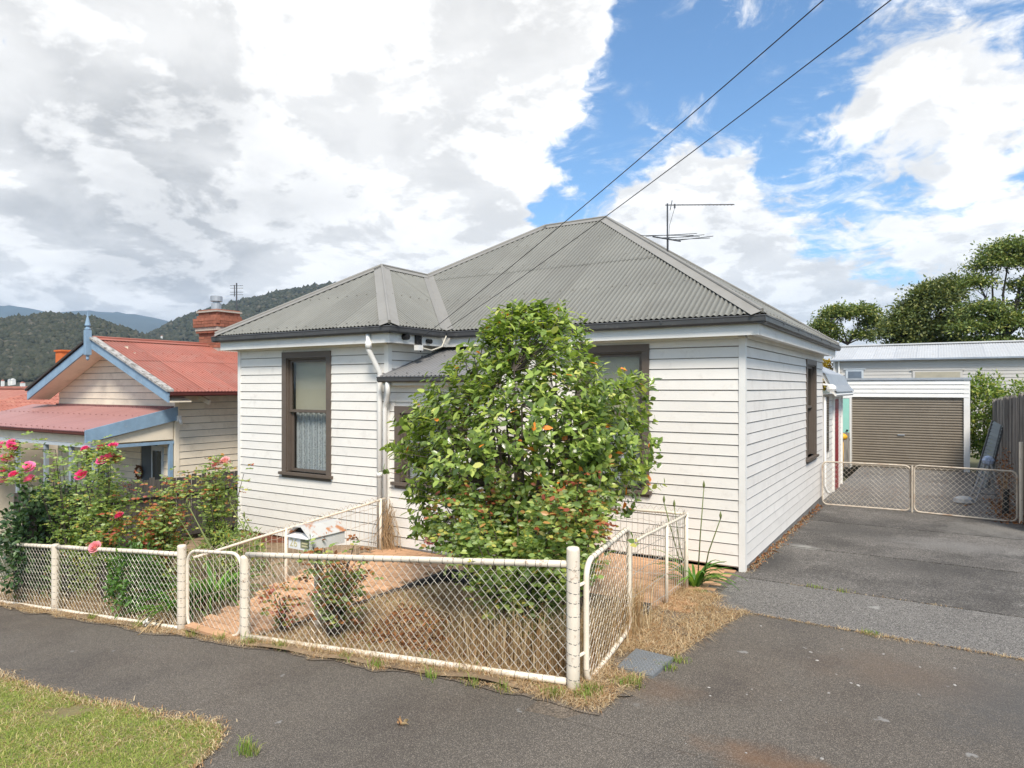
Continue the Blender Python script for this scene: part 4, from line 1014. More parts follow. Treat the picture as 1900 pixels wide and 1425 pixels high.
for (u_, v_, d_, n_) in ((775, 920, 7.55, 34), (800, 975, 7.35, 30), (768, 790, 7.6, 26), (1180, 715, 7.55, 26), (1185, 770, 7.5, 20), (760, 850, 7.6, 24), (850, 1010, 7.1, 26), (1040, 575, 7.5, 14), (960, 580, 7.5, 14)):
    c_ = V(*at_cam(u_, v_, d_))
    for _ in range(n_): tips.append(c_ + V(random.gauss(0, .10), random.gauss(0, .12), random.gauss(0, .10)))
# limbs
stems = []; mb = MB(); base = V(cam_c.x, cam_c.y, -.12)
for k in range(13):
    a = k * 2.4 + random.random(); rr = random.uniform(.25, .85); zt_ = random.uniform(1.5, 2.7)
    p = [base + V(.10 * math.cos(a), .10 * math.sin(a), 0), base + V(.16 * math.cos(a) * 1.5, .16 * math.sin(a), .55), base + V(rr * .55 * math.cos(a), rr * .55 * math.sin(a), 1.05), base + V(rr * math.cos(a), rr * math.sin(a), zt_)]
    p = [q + V(random.uniform(-.04, .04), random.uniform(-.04, .04), 0) for q in p]
    mb.tube(p, [.042, .034, .024, .008], 7); stems += [lerp(p[1], p[2], t) for t in (.3, .7)] + [lerp(p[2], p[3], t) for t in (0, .25, .5, .75, 1)]
for t_ in [q for i_, q in enumerate(tips) if i_ % (3 if q.z < 2.2 else 9) == 0]:
    s_ = min(stems, key=lambda q: (q - t_).length + (0 if q.z < t_.z else .5)); mid_ = lerp(s_, t_, .5) + V(random.uniform(-.06, .06), random.uniform(-.06, .06), -.05)
    mb.tube([s_, mid_, t_], [.007, .005, .003], 4, caps=False)
part('stem', mb, bark, bush)
C, D, Nn = [], [], []
for t_ in tips:
    out = (t_ - V(cam_c.x, cam_c.y, 1.5)).normalized(); ax = (out + V(0, 0, .45) + V(*rng.normal(size=3)) * .35).normalized()
    for k in range(random.randint(5, 8)):
        a = k * 2.4 + random.random() * .6; e = ax.orthogonal().normalized(); g_ = ax.cross(e)
        dd = (e * math.cos(a) + g_ * math.sin(a)) * random.uniform(.7, 1.1) + ax * random.uniform(.1, .8)
        C.append(t_ - ax * (.022 * k)); D.append(dd); Nn.append(ax + V(0, 0, .4) + V(*rng.normal(size=3)) * .22)
C, D, Nn = np.array([tuple(x) for x in C]), np.array([tuple(x) for x in D]), np.array([tuple(x) for x in Nn])
Ln = rng.uniform(.055, .118, len(C)); Wd = Ln * rng.uniform(.54, .68, len(C))
dist = np.linalg.norm(C - np.array(CAM), axis=1); depth_in = ((C[:, :2] - np.array([cam_c.x, cam_c.y])) @ np.array([CAM.x - cam_c.x, CAM.y - cam_c.y]))
order = np.argsort(dist - Ln * 12); near, far_ = order[:300], order[300:]
crownjoin('foliage', C[far_], D[far_], Nn[far_], Ln[far_], Wd[far_], camf, bush)
lm = leafmesh('leaf', .085, .05, camf)
for i in near:
    o = bpy.data.objects.new('leaf', lm); col.objects.link(o); o.parent = bush; o.location = Vector(C[i]) - WLOC[bush]; o.rotation_euler = mat_from(D[i], Nn[i]); s_ = Ln[i] / .085; o.scale = (s_ * Wd[i] / Ln[i] / .588, s_, s_)

# ------------------------------------------------------------------ roses
def bloom_mesh(name, mat):
    mb = MB()
    for ring, (n_, r0, h0, r1, h1, tilt) in enumerate(((5, .006, .0, .016, .036, 0), (5, .012, -.004, .030, .032, .3), (6, .016, -.010, .044, .022, .6), (6, .018, -.016, .055, .004, .9))):
        for k in range(n_):
            a = (k + .5 * ring) * 2 * math.pi / n_; w = 1.25 * math.pi / n_
            v = []
            for j, t in enumerate((0, .55, 1)):
                rr = lerp(r0, r1, t ** .8); hh = lerp(h0, h1, t) + (.004 if j == 1 else 0)
                for i in (-1, 0, 1): q = a + i * w * (.5 + .6 * math.sin(t * 2.4)); v.append((rr * math.cos(q) * (1 if i else 1.08), rr * math.sin(q) * (1 if i else 1.08), hh - (.003 if i and j == 2 else 0)))
            mb.add(v, [(j * 3 + i, j * 3 + i + 1, j * 3 + i + 4, j * 3 + i + 3) for j in range(2) for i in range(2)])
    me = bpy.data.meshes.new(name); me.from_pydata(mb.v, [], mb.f); me.materials.append(mat); me.polygons.foreach_set('use_smooth', np.ones(len(me.polygons), dtype=bool)); return me
bl_pink, bl_pale = bloom_mesh('bloom', pinkm), bloom_mesh('bloom', palepink)

def rose(label, base, spread, h, nst, ncl, mats, blooms=(), pale=(), seed=0, leafl=.056, name='rose_bush', low=.25, group='rose bushes', lean=(0, 0), cat='rose bush'):
    rnd = random.Random(seed); base = Vector(base); root = thing(name, label, cat, base, group)
    mb = MB(); pts = []
    for k in range(nst):
        a = rnd.uniform(0, 2 * math.pi); rr = spread * math.sqrt(rnd.uniform(.05, 1)); hh = h * rnd.uniform(.6, 1.0)
        e = base + V(rr * math.cos(a) + lean[0], rr * math.sin(a) * .8 + lean[1], hh); m_ = base + V(rr * .35 * math.cos(a), rr * .35 * math.sin(a), hh * .5)
        p = [base + V(.06 * math.cos(a), .06 * math.sin(a), -.1), m_, e]; mb.tube(p, [.016, .010, .004], 5)
        pts += [(m_.lerp(e, t), (e - m_).normalized()) for t in (.2, .4, .6, .8, 1)] + [(base.lerp(m_, t), V(0, 0, 1)) for t in (.7, .9)]
    for (bx, by, bz) in list(blooms) + list(pale):
        q = V(bx, by, bz); s_ = min(pts, key=lambda w: (w[0] - q).length)[0]; mb.tube([s_, lerp(s_, q, .5) + V(0, 0, -.02), q], [.006, .005, .003], 4)
        for t in (.4, .65, .85): pts.append((lerp(s_, q, t), V(0, 0, 1)))
    part('stem', mb, bark, root)
    for mi_, (mat, frac, tops) in enumerate(mats):
        C, D, Nn = [], [], []
        cnt = int(ncl * frac * 2.8); tries = 0
        while len(C) < cnt * 5 and tries < cnt * 30:
            tries += 1
            p, d = rnd.choice(pts)
            if p.z < base.z + h * low * rnd.random(): continue
            if tops and p.z < base.z + h * tops: continue
            q = p + V(rnd.gauss(0, .09), rnd.gauss(0, .09), rnd.gauss(0, .07)); dr = V(rnd.gauss(0, 1), rnd.gauss(0, 1), rnd.gauss(.15, .5)).normalized(); sd_ = dr.cross(V(0, 0, 1)).normalized()
            for (f_, s_, ln) in ((.0, 0, 1), (-.35, 1, .85), (-.35, -1, .85), (-.75, 1, .7), (-.75, -1, .7)):
                C.append(q + dr * (f_ * leafl * 1.5)); D.append(dr * (1 if s_ == 0 else .35) + sd_ * s_); Nn.append(V(.1, -.35, .8) + V(rnd.gauss(0, .7), rnd.gauss(0, .7), rnd.gauss(0, .3)))
        if not C: continue
        C, D, Nn = [np.array([tuple(x) for x in q]) for q in (C, D, Nn)]
        Ln = rng.uniform(.75, 1.2, len(C)) * leafl; crownjoin('foliage', C, D, Nn, Ln, Ln * .62, mat, root, fold=.2)
    for me, L_ in ((bl_pink, blooms), (bl_pale, pale)):
        for (bx, by, bz) in L_:
            o = bpy.data.objects.new('bloom', me); col.objects.link(o); o.parent = root; o.location = V(bx, by, bz) - base; o.rotation_euler = (rnd.uniform(.3, 1.0), rnd.uniform(-.3, .3), rnd.uniform(-.4, 1.)); s_ = rnd.uniform(1.15, 1.55); o.scale = (s_, s_, s_)
    return root
def at(u, v, d):
    r_ = (u - 950) / FPX; z = -(v - V0) / FPX; s, c = math.sin(TH), math.cos(TH); return (CAM.x + (c * r_ - s) * d, CAM.y + (s * r_ + c) * d, CAM.z + z * d)
rose('rose bush with young red leaf tips growing in front of the camellia', (-1.12, -3.80, -.08), .86, 1.62, 30, 520, [(rosef, 1, 0), (roser, .06, .8)], pale=[(-2.45, -3.4, .78)], seed=2, low=.62, leafl=.062)
rose('copper red young rose shoots reaching up beside the camellia and open gate', (-.72, -3.5, -.05), .30, 1.72, 12, 46, [(roser, 1, .55), (rosef, .3, .3)], seed=12, low=.6)
rose('tall pink climbing rose above the dark ivy by the street end', (-8.75, -4.02, -.78), .52, 2.35, 16, 230, [(rosef, 1, 0)],
     blooms=[at(22, 828, 9.4), at(12, 850, 9.4), at(8, 872, 9.4), at(20, 822, 9.5), at(25, 880, 9.3), at(54, 888, 9.3), at(6, 892, 9.4), at(53, 866, 9.3), at(3, 826, 9.5)], seed=3, low=.5)
rose('rose bush with five pink blooms high against the neighbour verandah', (-7.9, -3.95, -.66), .45, 2.2, 14, 230, [(rosef, 1, 0)],
     blooms=[at(158, 833, 9.2), at(187, 829, 9.2), at(209, 829, 9.2), at(203, 847, 9.1), at(190, 854, 9.1), at(150, 881, 9.1)], pale=[at(217, 852, 9.2)], seed=4, low=.45)
rose('bronze leaved rose bush with one pink bloom beside the dark paling fence', (-7.15, -3.65, -.6), .50, 1.78, 15, 230, [(rosef, .8, 0), (roser, .55, .35)], blooms=[at(221, 956, 9.3)], pale=[at(176, 1015, 9.0)], seed=5, low=.2)
rose('rose bush with pale pink blooms against the white wing corner', (-7.35, -2.5, -.55), .42, 1.75, 13, 170, [(rosef, 1, 0), (roser, .12, .7)], pale=[at(400, 860, 10.2), at(417, 855, 10.2)], seed=6, low=.3)
rose('straggly half dry rose behind the fence beside the letterbox', (-3.2, -4.08, -.2), .40, .95, 20, 62, [(rosef, 1, 0), (litterf, .55, 0), (roser, .12, 0)], seed=8, low=.5)
rose('small gnarled black rose stump with reddish leaves by the gate post', (-3.88, -4.15, -.35), .22, .62, 5, 22, [(roser, 1, .3)], seed=9)

def leafy(name, label, c, rad, n_, lsize, mat, cat, seed=0, group=None, stems=8, stemmat=None, top=1.):
    rnd = np.random.default_rng(seed); c = Vector(c); root = thing(name, label, cat, (c.x, c.y, c.z), group)
    u = rnd.normal(size=(n_, 3)); u = unit(u) * (rnd.uniform(.35, 1.0, n_) ** .6)[:, None]
    lump = np.array([1 + .3 * mnoise.noise(V(*(q * 2.2)) + V(seed * 3, 0, 0)) + .18 * mnoise.noise(V(*(q * 5)) + V(seed, 3, 0)) for q in unit(u)])
    P = np.array([c.x, c.y, c.z + rad[2]]) + u * lump[:, None] * np.array(rad); P[:, 2] = np.maximum(P[:, 2], c.z + .02)
    D = unit(u + rnd.normal(size=(n_, 3)) * .7 + np.array([0, 0, .2])); Nn = unit(u * .6 + rnd.normal(size=(n_, 3)) * .4 + np.array([0, 0, .8])); Ln = rnd.uniform(.7, 1.25, n_) * lsize
    crownjoin('foliage', P, D, Nn, Ln, Ln * .6, mat, root)
    mb = MB()
    for k in range(stems):
        q = P[int(rnd.integers(n_))]; mb.tube([c + V(rnd.uniform(-.05, .05), rnd.uniform(-.05, .05), -.1), lerp(c, Vector(q), .5) + V(0, 0, .1 * rad[2]), Vector(q)], [.014, .009, .003], 5)
    part('stem', mb, stemmat or bark, root); return root
leafy('ivy_clump', 'dark ivy smothering the old paling fence near the street', (-9.55, -3.95, -.9), (.5, .75, .95), 3600, .085, ivyf, 'ivy', 1)
leafy('green_shrub', 'dense green shrub pushing through the wire fence beside the strap-leaf clump', (-6.72, -4.22, -.58), (.37, .27, .50), 1900, .06, hedgef, 'shrub', 2)
leafy('green_shrub', 'low leafy weed with round leaves behind the lowest fence panel', (-9.2, -4.05, -.82), (.35, .2, .28), 160, .075, hedgef, 'shrub', 3)
leafy('broadleaf_shrub', 'dark green shrub low under the camellia behind the corner fence panel', (-.85, -3.75, -.05), (.30, .25, .40), 420, .07, hedgef, 'shrub', 4)
leafy('green_shrub', 'leafy pale shrub below the pale pink rose near the wing corner', (-6.75, -2.95, -.45), (.4, .3, .42), 520, .05, brightf, 'shrub', 5)
leafy('green_shrub', 'yellowing shrub between the pink roses behind the top rail', (-8.3, -3.85, -.72), (.6, .3, .48), 1100, .05, rosef, 'shrub', 6)
leafy('green_shrub', 'leafy undergrowth beneath the bronze leaved rose', (-6.95, -3.55, -.55), (.5, .35, .42), 950, .055, rosef, 'shrub', 7)

def strap(name, label, c, n_, L_, seed, stalks=(), dry=0, w=.035, cat='plant', group=None):
    rnd = random.Random(seed); c = Vector(c); root = thing(name, label, cat, c, group); 
    for k in range(n_ + dry):
        a = rnd.uniform(0, 2 * math.pi); L2 = L_ * rnd.uniform(.6, 1.1); dr = V(math.cos(a), math.sin(a), 0); sd_ = V(-math.sin(a), math.cos(a), 0); el = rnd.uniform(.7, 1.35); mb = MB(); p = c + dr * rnd.uniform(0, .07)
        isdry = k >= n_
        if isdry: el = rnd.uniform(.1, .7)
        for j in range(7):
            t = j / 6; w_ = w * (1 - t ** 2.5) * (.8 if t < .1 else 1) * .5
            mb.v += [tuple(p - sd_ * w_), tuple(p + V(0, 0, -.006)), tuple(p + sd_ * w_)]
            ang = el - t * 1.5 * (1.4 if isdry else 1.); p = p + (dr * math.cos(ang) + V(0, 0, math.sin(ang))) * (L2 / 6)
            if p.z < c.z - .02: p.z = c.z - .02
            if j: b = (j - 1) * 3; mb.f += [(b, b + 1, b + 4, b + 3), (b + 1, b + 2, b + 5, b + 4)]; mb.mi += [0, 0]
        part('leaf', mb, dryf if isdry else lilyf, root, smooth=True)
    for (x, y, z, bx, by) in stalks:
        e = V(x, y, z); mb = MB(); mb.tube([V(bx, by, c.z), lerp(V(bx, by, c.z), e, .5) + V(rnd.uniform(-.03, .03), 0, 0), e], [.009, .008, .006], 6)
        mb.lathe(e, [(.004, -.01), (.013, .015), (.016, .035), (.010, .06), (.002, .085)], 8); part('bud_stalk', mb, brightstem, root, smooth=True)
    return root
brightstem = M('green_stalk', (.16, .19, .06), .6, 0, .15)
drystem = brightstem
strap('strap_leaf_plant', 'clump of bright yellow-green strap leaves with dry skirts by the gate post', (-5.92, -4.12, -.46), 60, .70, 1, dry=26, group='strap leaf plants', w=.032)
st = [(*at(1306, 905, 8.0), -.32, -.95), (*at(1232, 932, 8.0), -.45, -1.0), (*at(1251, 940, 8.1), -.42, -.95), (*at(1337, 962, 7.9), -.28, -.9)]
strap('strap_leaf_plant', 'dark green strap leaves with tall bud stalks outside the corner of the wire fence', (-.34, -.98, .02), 42, .60, 2, st, group='strap leaf plants', w=.04)
st = [(*at(313, 930, 9.3), -6.15, -3.3), (*at(347, 935, 9.4), -6.05, -3.2), (*at(352, 942, 9.3), -6.05, -3.25), (*at(427, 932, 9.6), -5.65, -2.9), (*at(453, 960, 9.6), -5.5, -2.85)]
strap('strap_leaf_plant', 'wide bed of arching green leaves with bud stalks seen through the small gate', (-5.75, -3.75, -.40), 130, .80, 3, st, group='strap leaf plants', w=.04)
strap('strap_leaf_plant', 'arching green leaves behind the rusty wire fence below the wing window', (-5.75, -2.2, -.3), 40, .55, 4, group='strap leaf plants', w=.035)

leafy('green_shrub', 'fresh green shrub filling the gap in front of the dark palings', (-6.35, -2.9, -.5), (.42, .3, .50), 900, .055, rosef, 'shrub', 21)
leafy('green_shrub', 'pale green shrub leaning on the top rail below the climbing rose', (-8.75, -4.0, -.8), (.5, .3, .62), 1100, .055, rosef, 'shrub', 22)
# dry vine hanging on the porch corner, beside the downpipe
dv = thing('dry_vine', 'bundle of dead brown vine at the porch corner below the downpipe', 'vine', (-4.80, -1.52, -.05)); mb = MB()
for k in range(110):
    a = random.uniform(0, 6.28); r0 = abs(random.gauss(.0, .15)); h_ = random.uniform(.12, .75); p = V(-4.80 + r0 * math.cos(a), -1.53 + r0 * .6 * math.sin(a), -.04)
    mb.tube([p, p + V(random.uniform(-.05, .05), random.uniform(-.03, .03), h_ * .5), V(-4.80, -1.5, 0) + V(random.gauss(0, .08), random.uniform(-.04, .03), h_)], .0035, 3, caps=False)
part('stem', mb, straww, dv)

# ------------------------------------------------------------------ grasses (uncountable)
def scatter(n_, fx, fz):
    P = np.array([fx() for _ in range(n_)]); z = np.array([fz(x, y) for x, y in P]); return np.column_stack([P, z])
def in_verge():
    while True:
        x = random.uniform(-6.6, -1.8); y = random.uniform(-7.7, -5.85)
        if y < verge_edge(x) + wob(x, .06, 6) + .03 and mnoise.noise(V(x * 1.6, y * 1.6, 5)) + .6 * mnoise.noise(V(x * 6, y * 6, 2)) > -.34 + random.uniform(-.3, .3): return x, y
P = scatter(60000, in_verge, lambda x, y: gz(x, y) + .01)
blades(P, rng.uniform(.015, .04, len(P)) * (1 + 1.3 * (rng.random(len(P)) < .12)), rng.uniform(.003, .006, len(P)), rng.uniform(.5, 1.9, len(P)), lawnf, 'lawn_grass', label='short sunburnt grass of the nature strip')
P = np.array([(x, y, gz(x, y) + .01) for x, y in zip(rng.uniform(-12, -1.4, 26000), rng.uniform(-8.55, -6.2, 26000)) if (y < -7.6 or x < -6.5) and y < verge_edge(x)])
blades(P, rng.uniform(.02, .05, len(P)), rng.uniform(.004, .007, len(P)), rng.uniform(.5, 1.9, len(P)), lawnf, 'outer_lawn_grass', label='sunburnt grass further along the nature strip')
P = scatter(7500, in_verge, lambda x, y: gz(x, y) + .014); P = P[np.array([mnoise.noise(V(a * 1.9, b * 1.9, 11)) + .5 * mnoise.noise(V(a * 7, b * 7, 3)) > -.05 for a, b, _ in P])]
blades(P, rng.uniform(.025, .07, len(P)), rng.uniform(.003, .005, len(P)), rng.uniform(1.3, 2.2, len(P)), dryf, 'dry_lawn_thatch', label='dead straw lying in the short grass of the nature strip')
P = scatter(2600, lambda: (lambda x: (x, verge_edge(x) + wob(x, .06, 6) + random.gauss(0, .045)))(random.uniform(-7, -1.3)), lambda x, y: gz(x, y) + .012)
blades(P, rng.uniform(.02, .07, len(P)), rng.uniform(.004, .007, len(P)), rng.uniform(.6, 1.5, len(P)), dryf, 'dry_edge_grass', label='straw coloured grass fringe along the footpath edge')
bedz = lambda x, y: lerp(zp(x) + .0, -.13, sstep(-4.4, -2.6, y)) + .05 * mnoise.noise(V(x * 1.5, y * 1.5, 0)) + .02
def in_bed():
    while True:
        x = random.uniform(-4.05, -.4); y = random.uniform(-4.5, -2.1)
        if x > path_right(y) + .06: return x, y
P = scatter(25000, in_bed, bedz)
blades(P, rng.uniform(.03, .13, len(P)), rng.uniform(.003, .006, len(P)), rng.uniform(.7, 1.6, len(P)), dryf, 'dry_grass', label='mound of dry grass behind the corner fence panel')
P = scatter(1500, lambda: (random.uniform(-3.0, -1.2), random.uniform(-4.2, -3.2)), bedz)
Q = scatter(1500, in_bed, bedz); Q = Q[np.array([mnoise.noise(V(a * 2.2, b * 2.2, 1)) > .05 for a, b, _ in Q])]
blades(Q, rng.uniform(.04, .14, len(Q)), rng.uniform(.004, .010, len(Q)), rng.uniform(.4, 1.3, len(Q)), weedf, 'bed_weeds', label='low green weeds in the dry garden bed')
C = P + np.array([0, 0, .03]); n_ = len(C)
v, f, r_ = leaves(C, rand_dirs(n_), rand_dirs(n_, .8), rng.uniform(.04, .075, n_), rng.uniform(.02, .035, n_), .4, .4); o = link_mesh('leaf_litter', v, f, litterf, attr=r_, kind='stuff')
def tall():
    k = random.random()
    if k < .55: y = random.uniform(-4.25, -2.6); return -.42 + random.gauss(0, .07), y
    return random.uniform(-1.6, -.4), random.uniform(-4.3, -3.9)
P = scatter(2600, tall, lambda x, y: max(bedz(x, y), gz(x, y)))
blades(P, rng.uniform(.15, .75, len(P)), rng.uniform(.004, .008, len(P)), rng.uniform(.1, .6, len(P)), dryf, 'tall_dry_grass', label='tall dead grass standing behind the open wire gate')
P = scatter(2600, lambda: (random.uniform(-10.5, -5.4), random.uniform(-4.4, -3.6)), lambda x, y: gz(x, y) + .03)
blades(P, rng.uniform(.05, .38, len(P)), rng.uniform(.003, .007, len(P)), rng.uniform(.3, 1.2, len(P)), dryf, 'dry_garden_grass', label='dry grass behind the left fence panels')
def in_straw():
    while True:
        y = random.uniform(-4.6, -1.2); xr = apron_l(min(1, max(0, (y + 4.85) / 3.19)))[1] + .05
        if y > -1.6: xr = .25 * (-1.2 - y) / .4
        x = random.uniform(-.45, xr)
        if math.hypot(x - .03, (y + 3.62)) < .30 and random.random() < .93: continue
        if mnoise.noise(V(x * 2.5, y * 2.5, 8)) < -.25 and random.random() < .7: continue
        return x, y
P = scatter(9500, in_straw, lambda x, y: gz(x, y) + .008)
blades(P, rng.uniform(.03, .12, len(P)), rng.uniform(.003, .006, len(P)), rng.uniform(1.2, 2.2, len(P)), dryf, 'straw_litter', label='flattened straw beside the driveway edge')
def strip():
    x = random.uniform(-12, .1); return x, random.uniform(path_edge(x) - .03, -4.33)
P = scatter(12000, strip, lambda x, y: gz(x, y) + .01)
blades(P, rng.uniform(.02, .07, len(P)), rng.uniform(.003, .006, len(P)), rng.uniform(.9, 2., len(P)), dryf, 'verge_straw', label='dead grass along the foot of the front fence')
tufts = [(-.32, -4.56), (-.12, -4.5), (-.75, -4.62), (-1.05, -4.62), (-1.5, -4.60), (-2.15, -4.56), (-2.6, -4.52), (-3.5, -4.5), (-4.0, -4.5), (-4.5, -4.5), (-5.0, -4.5), (-6.1, -4.5), (-7.2, -4.5), (.22, -3.62), (.25, -3.4), (.02, -4.15), (-.1, -4.4), (.12, -4.1), (-.2, -1.2), (1.2, -.28), (.9, -.29), (1.6, -1.66), (-1.95, -6.08), (-1.87, -6.12), (-1.45, -6.6), (-1.38, -6.66)]
TUFT = ['green grass tuft just outside the corner fence post', 'grass tuft between the corner post and the asphalt', 'bluish grass tuft under the bottom rail near the corner post', 'green grass tuft under the bottom rail beside the bluish one', 'grass tuft under the middle of the camellia fence rail', 'grass tuft below the rail in line with the letterbox post', 'pale grass tuft below the rail near the leggy rose', 'grass tuft at the foot of the rail by the rose stump', 'grass tuft at the foot of the gate post nearest the letterbox', 'grass tuft under the small garden gate', 'grass tuft at the hinge side of the small garden gate', 'grass tuft below the strap leaf clump', 'grass tuft below the rail under the bronze rose', 'grass tuft on the far edge of the pit cover', 'grass tuft behind the pit cover', 'grass tuft at the near edge of the pit cover', 'grass tuft beside the foot of the open gate', 'grass tuft in the bitumen patch by the pit cover', 'grass tuft at the strap leaf plant by the wire fence', 'green tuft growing in the first slab joint', 'smaller green tuft in the first slab joint near the house', 'green tuft in the straw at the apron joint', 'grass tuft off the tip of the nature strip', 'second grass tuft off the tip of the nature strip', 'grass tuft at the bottom edge holding a white scrap', 'low grass tuft at the bottom edge beside the white scrap']
for k, (x, y) in enumerate(tufts):
    n_ = random.randint(30, 70); P = np.column_stack([rng.normal(x, .045, n_), rng.normal(y, .03, n_), np.full(n_, gz(x, y) + .008)])
    o = blades(P, rng.uniform(.04, .15 if y < -4 else .07, n_), rng.uniform(.004, .008, n_), rng.uniform(.2, .9, n_), weedf, 'grass_tuft', kind=None)
    o['category'] = 'grass tuft'; o['group'] = 'weed tufts beside the paving'; o['label'] = TUFT[k]
# cracks between slabs
P = np.concatenate([scatter(700, lambda y=y: (random.uniform(.1, 3.6), y + random.gauss(0, .012)), lambda x, q: gz(x, q) + .006) for y in (-1.655,)] + [scatter(90, lambda: (random.gauss(1.7, .15), -1.68 + random.gauss(0, .03)), lambda x, q: gz(x, q) + .006), scatter(120, lambda: (random.uniform(.5, 2.4), -.29 + random.gauss(0, .008)), lambda x, q: gz(x, q) + .004)])
blades(P, rng.uniform(.01, .06, len(P)), rng.uniform(.003, .006, len(P)), rng.uniform(1., 2.2, len(P)), dryf, 'joint_straw', label='dry wisps in the slab joints')

P = scatter(500, lambda: (abs(random.gauss(.04, .05)) + .01, random.uniform(.1, 6.4)), lambda x, y: gz(x, y) + .02); n_ = len(P)
v, f, r_ = leaves(P, rand_dirs(n_), rand_dirs(n_, .9), rng.uniform(.03, .06, n_), rng.uniform(.015, .03, n_), .4, .4); link_mesh('wall_foot_litter', v, f, litterf, attr=r_, kind='stuff')
P = scatter(500, lambda: (abs(random.gauss(.05, .05)) + .01, random.uniform(-.1, 5)), lambda x, y: gz(x, y) + .015)
blades(P, rng.uniform(.02, .08, len(P)), rng.uniform(.003, .006, len(P)), rng.uniform(.8, 2., len(P)), dryf, 'wall_foot_straw', label='straw wisps along the foot of the side wall')
# ground bits: service cover, kerb stones, curled leaf, pale scraps
cov = thing('pit_cover', 'square grey metal service pit cover beside the open gate', 'pit cover', (.04, -3.62, .06))
q4 = [V(-.12, -3.86, 0), V(.20, -3.88, 0), V(.22, -3.42, 0), V(-.13, -3.40, 0)]; zc = .085
mb = MB(); mb.hexa([q + V(0, 0, zc - .04) for q in q4] + [q + V(0, 0, zc) for q in q4]); part('cover', mb, M('grey_cast_cover', (.20, .21, .215), .6, 0, .12, 8, .002, 60, metal=.2), cov)
mb = MB()
for k in range(9):
    for (p, q, r_, s) in ((0, 1, 3, 2), (0, 3, 1, 2)):
        t = (k + 1) / 10; a, b = q4[p].lerp(q4[q], t), q4[r_].lerp(q4[s], t); mb.beam(a.lerp(b, .04) + V(0, 0, zc + .001), a.lerp(b, .96) + V(0, 0, zc + .001), .008, .006)
part('tread_grid', mb, M('cover_ribs', (.26, .27, .28), .6, 0, .1, metal=.2), cov)
st1 = patch('bitumen_patch', lambda u, v: (lerp(-.28, .16, u) + .04 * math.sin(v * 9), lerp(-4.35, -4.08, v) + .03 * math.sin(u * 7)), 8, 6, .018, asph)
lf = thing('curled_leaf', 'single curled pale dead leaf lying on the asphalt footpath', 'leaf', at(742, 1310, 1264.12 * 2.30 / (1310 - V0)))
mb = MB(); bz = gz(lf.location.x, lf.location.y) + .01; lf.location.z = bz; WLOC[lf] = lf.location.copy()
C = np.array([tuple(lf.location)] * 7) + rng.normal(size=(7, 3)) * np.array([.012, .012, .004]) + np.array([0, 0, .008]); 
v, f, r_ = leaves(C, rand_dirs(7, .1), rand_dirs(7, .7), np.full(7, .06), np.full(7, .03), .5, .6); link_mesh('blade', v, f, dryf, lf, attr=r_)
for k, (u_, v_, lab_) in enumerate(((268, 1164, 'crumpled white paper scrap under the fence by the gate post'), (530, 1414, 'small white scrap in the bottom grass tuft'))):
    d_ = 8.2 if k == 0 else 3.35; p = Vector(at(u_, v_, d_)); p.z = gz(p.x, p.y) + .02; v, f, r_ = leaves(np.array([tuple(p)] * 6) + rng.normal(size=(6, 3)) * .015, rand_dirs(6, .3), rand_dirs(6, .5), np.full(6, .10 if k == 0 else .05), np.full(6, .08 if k == 0 else .035), .5, .5)
    o = link_mesh('paper_scrap', v, f, white2, origin=p); tag(o, lab_, 'litter')
# loose pale stones on the driveway apron
sm = bpy.data.meshes.new('pebble'); s8 = MB().lathe((0, 0, 0), [(.3, -.3), (.9, -.1), (1, .15), (.6, .5), (.1, .6)], 6); sm.from_pydata(s8.v, [], s8.f); sm.materials.append(M('pale_stone', (.34, .32, .29), .8, 0, .2, rv=.3))
for k in range(46):
    x, y = random.uniform(.5, 3.4), random.uniform(-5.8, -1.9); o = bpy.data.objects.new('pebble', sm); col.objects.link(o); s_ = random.uniform(.005, .014); o.scale = (s_ * random.uniform(1, 1.8), s_, s_ * .7); o.location = (x, y, gz(x, y) + .004); o.rotation_euler = (0, 0, random.uniform(0, 6)); tag(o, 'tiny pale stone lying on the dark asphalt', 'pebble', 'loose stones on the asphalt')

# ------------------------------------------------------------------ neighbour's cottage
NX = -11.0; NF = -1.0; NXL = -15.75; NR = -13.3; NZE = 2.33; NZR = 3.47; NB = 9.0
nb = thing('neighbour_cottage', 'cream weatherboard cottage with red corrugated roof and blue barge boards', 'house', (-13.3, 3, -1.2))
ntp = (NZR - NZE) / (NR - (-16.2)); NEV = 2.88
mb = MB(); mb.box(NXL, NX - .001, NF + .001, NB, -1.6, 2.25); nw = part('side_wall', mb, cream, nb)
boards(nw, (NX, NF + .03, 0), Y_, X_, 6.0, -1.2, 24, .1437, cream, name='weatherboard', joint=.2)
mb = MB(); mb.box(NX - .07, NX + .028, NF - .03, NF + .06, -1.4, 2.2); part('corner_board', mb, cream, nb)
gb = part('gable_wall', MB().prism([V(NXL + .05, NF - .005, 1.95), V(NX - .05, NF - .005, 1.95), V(NX - .05, NF - .005, 2.15), V(NR, NF - .005, 3.30), V(NXL + .05, NF - .005, 2.15)], (0, .1, 0)), cream, nb)
def gl(z): return max(0, -.12 + (z - .06 - 2.14) / (3.32 - 2.14)) * (NR - NXL)
boards(gb, (NXL, NF - .006, 0), X_, -Y_, NX - NXL, 2.02, 9, .1437, cream, lo=gl, hi=lambda z: (NX - NXL) - max(0, -.12 + (z - .06 - 2.14) / (3.32 - 2.14)) * (NX - NR), joint=.2)
YB = NF - .50
nroof = part('roof', MB().prism([V(NXL + .1, NF + .05, 2.2), V(NX - .1, NF + .05, 2.2), V(NR, NF + .05, 3.3)], (0, 9.5, 0)), dark, nb)
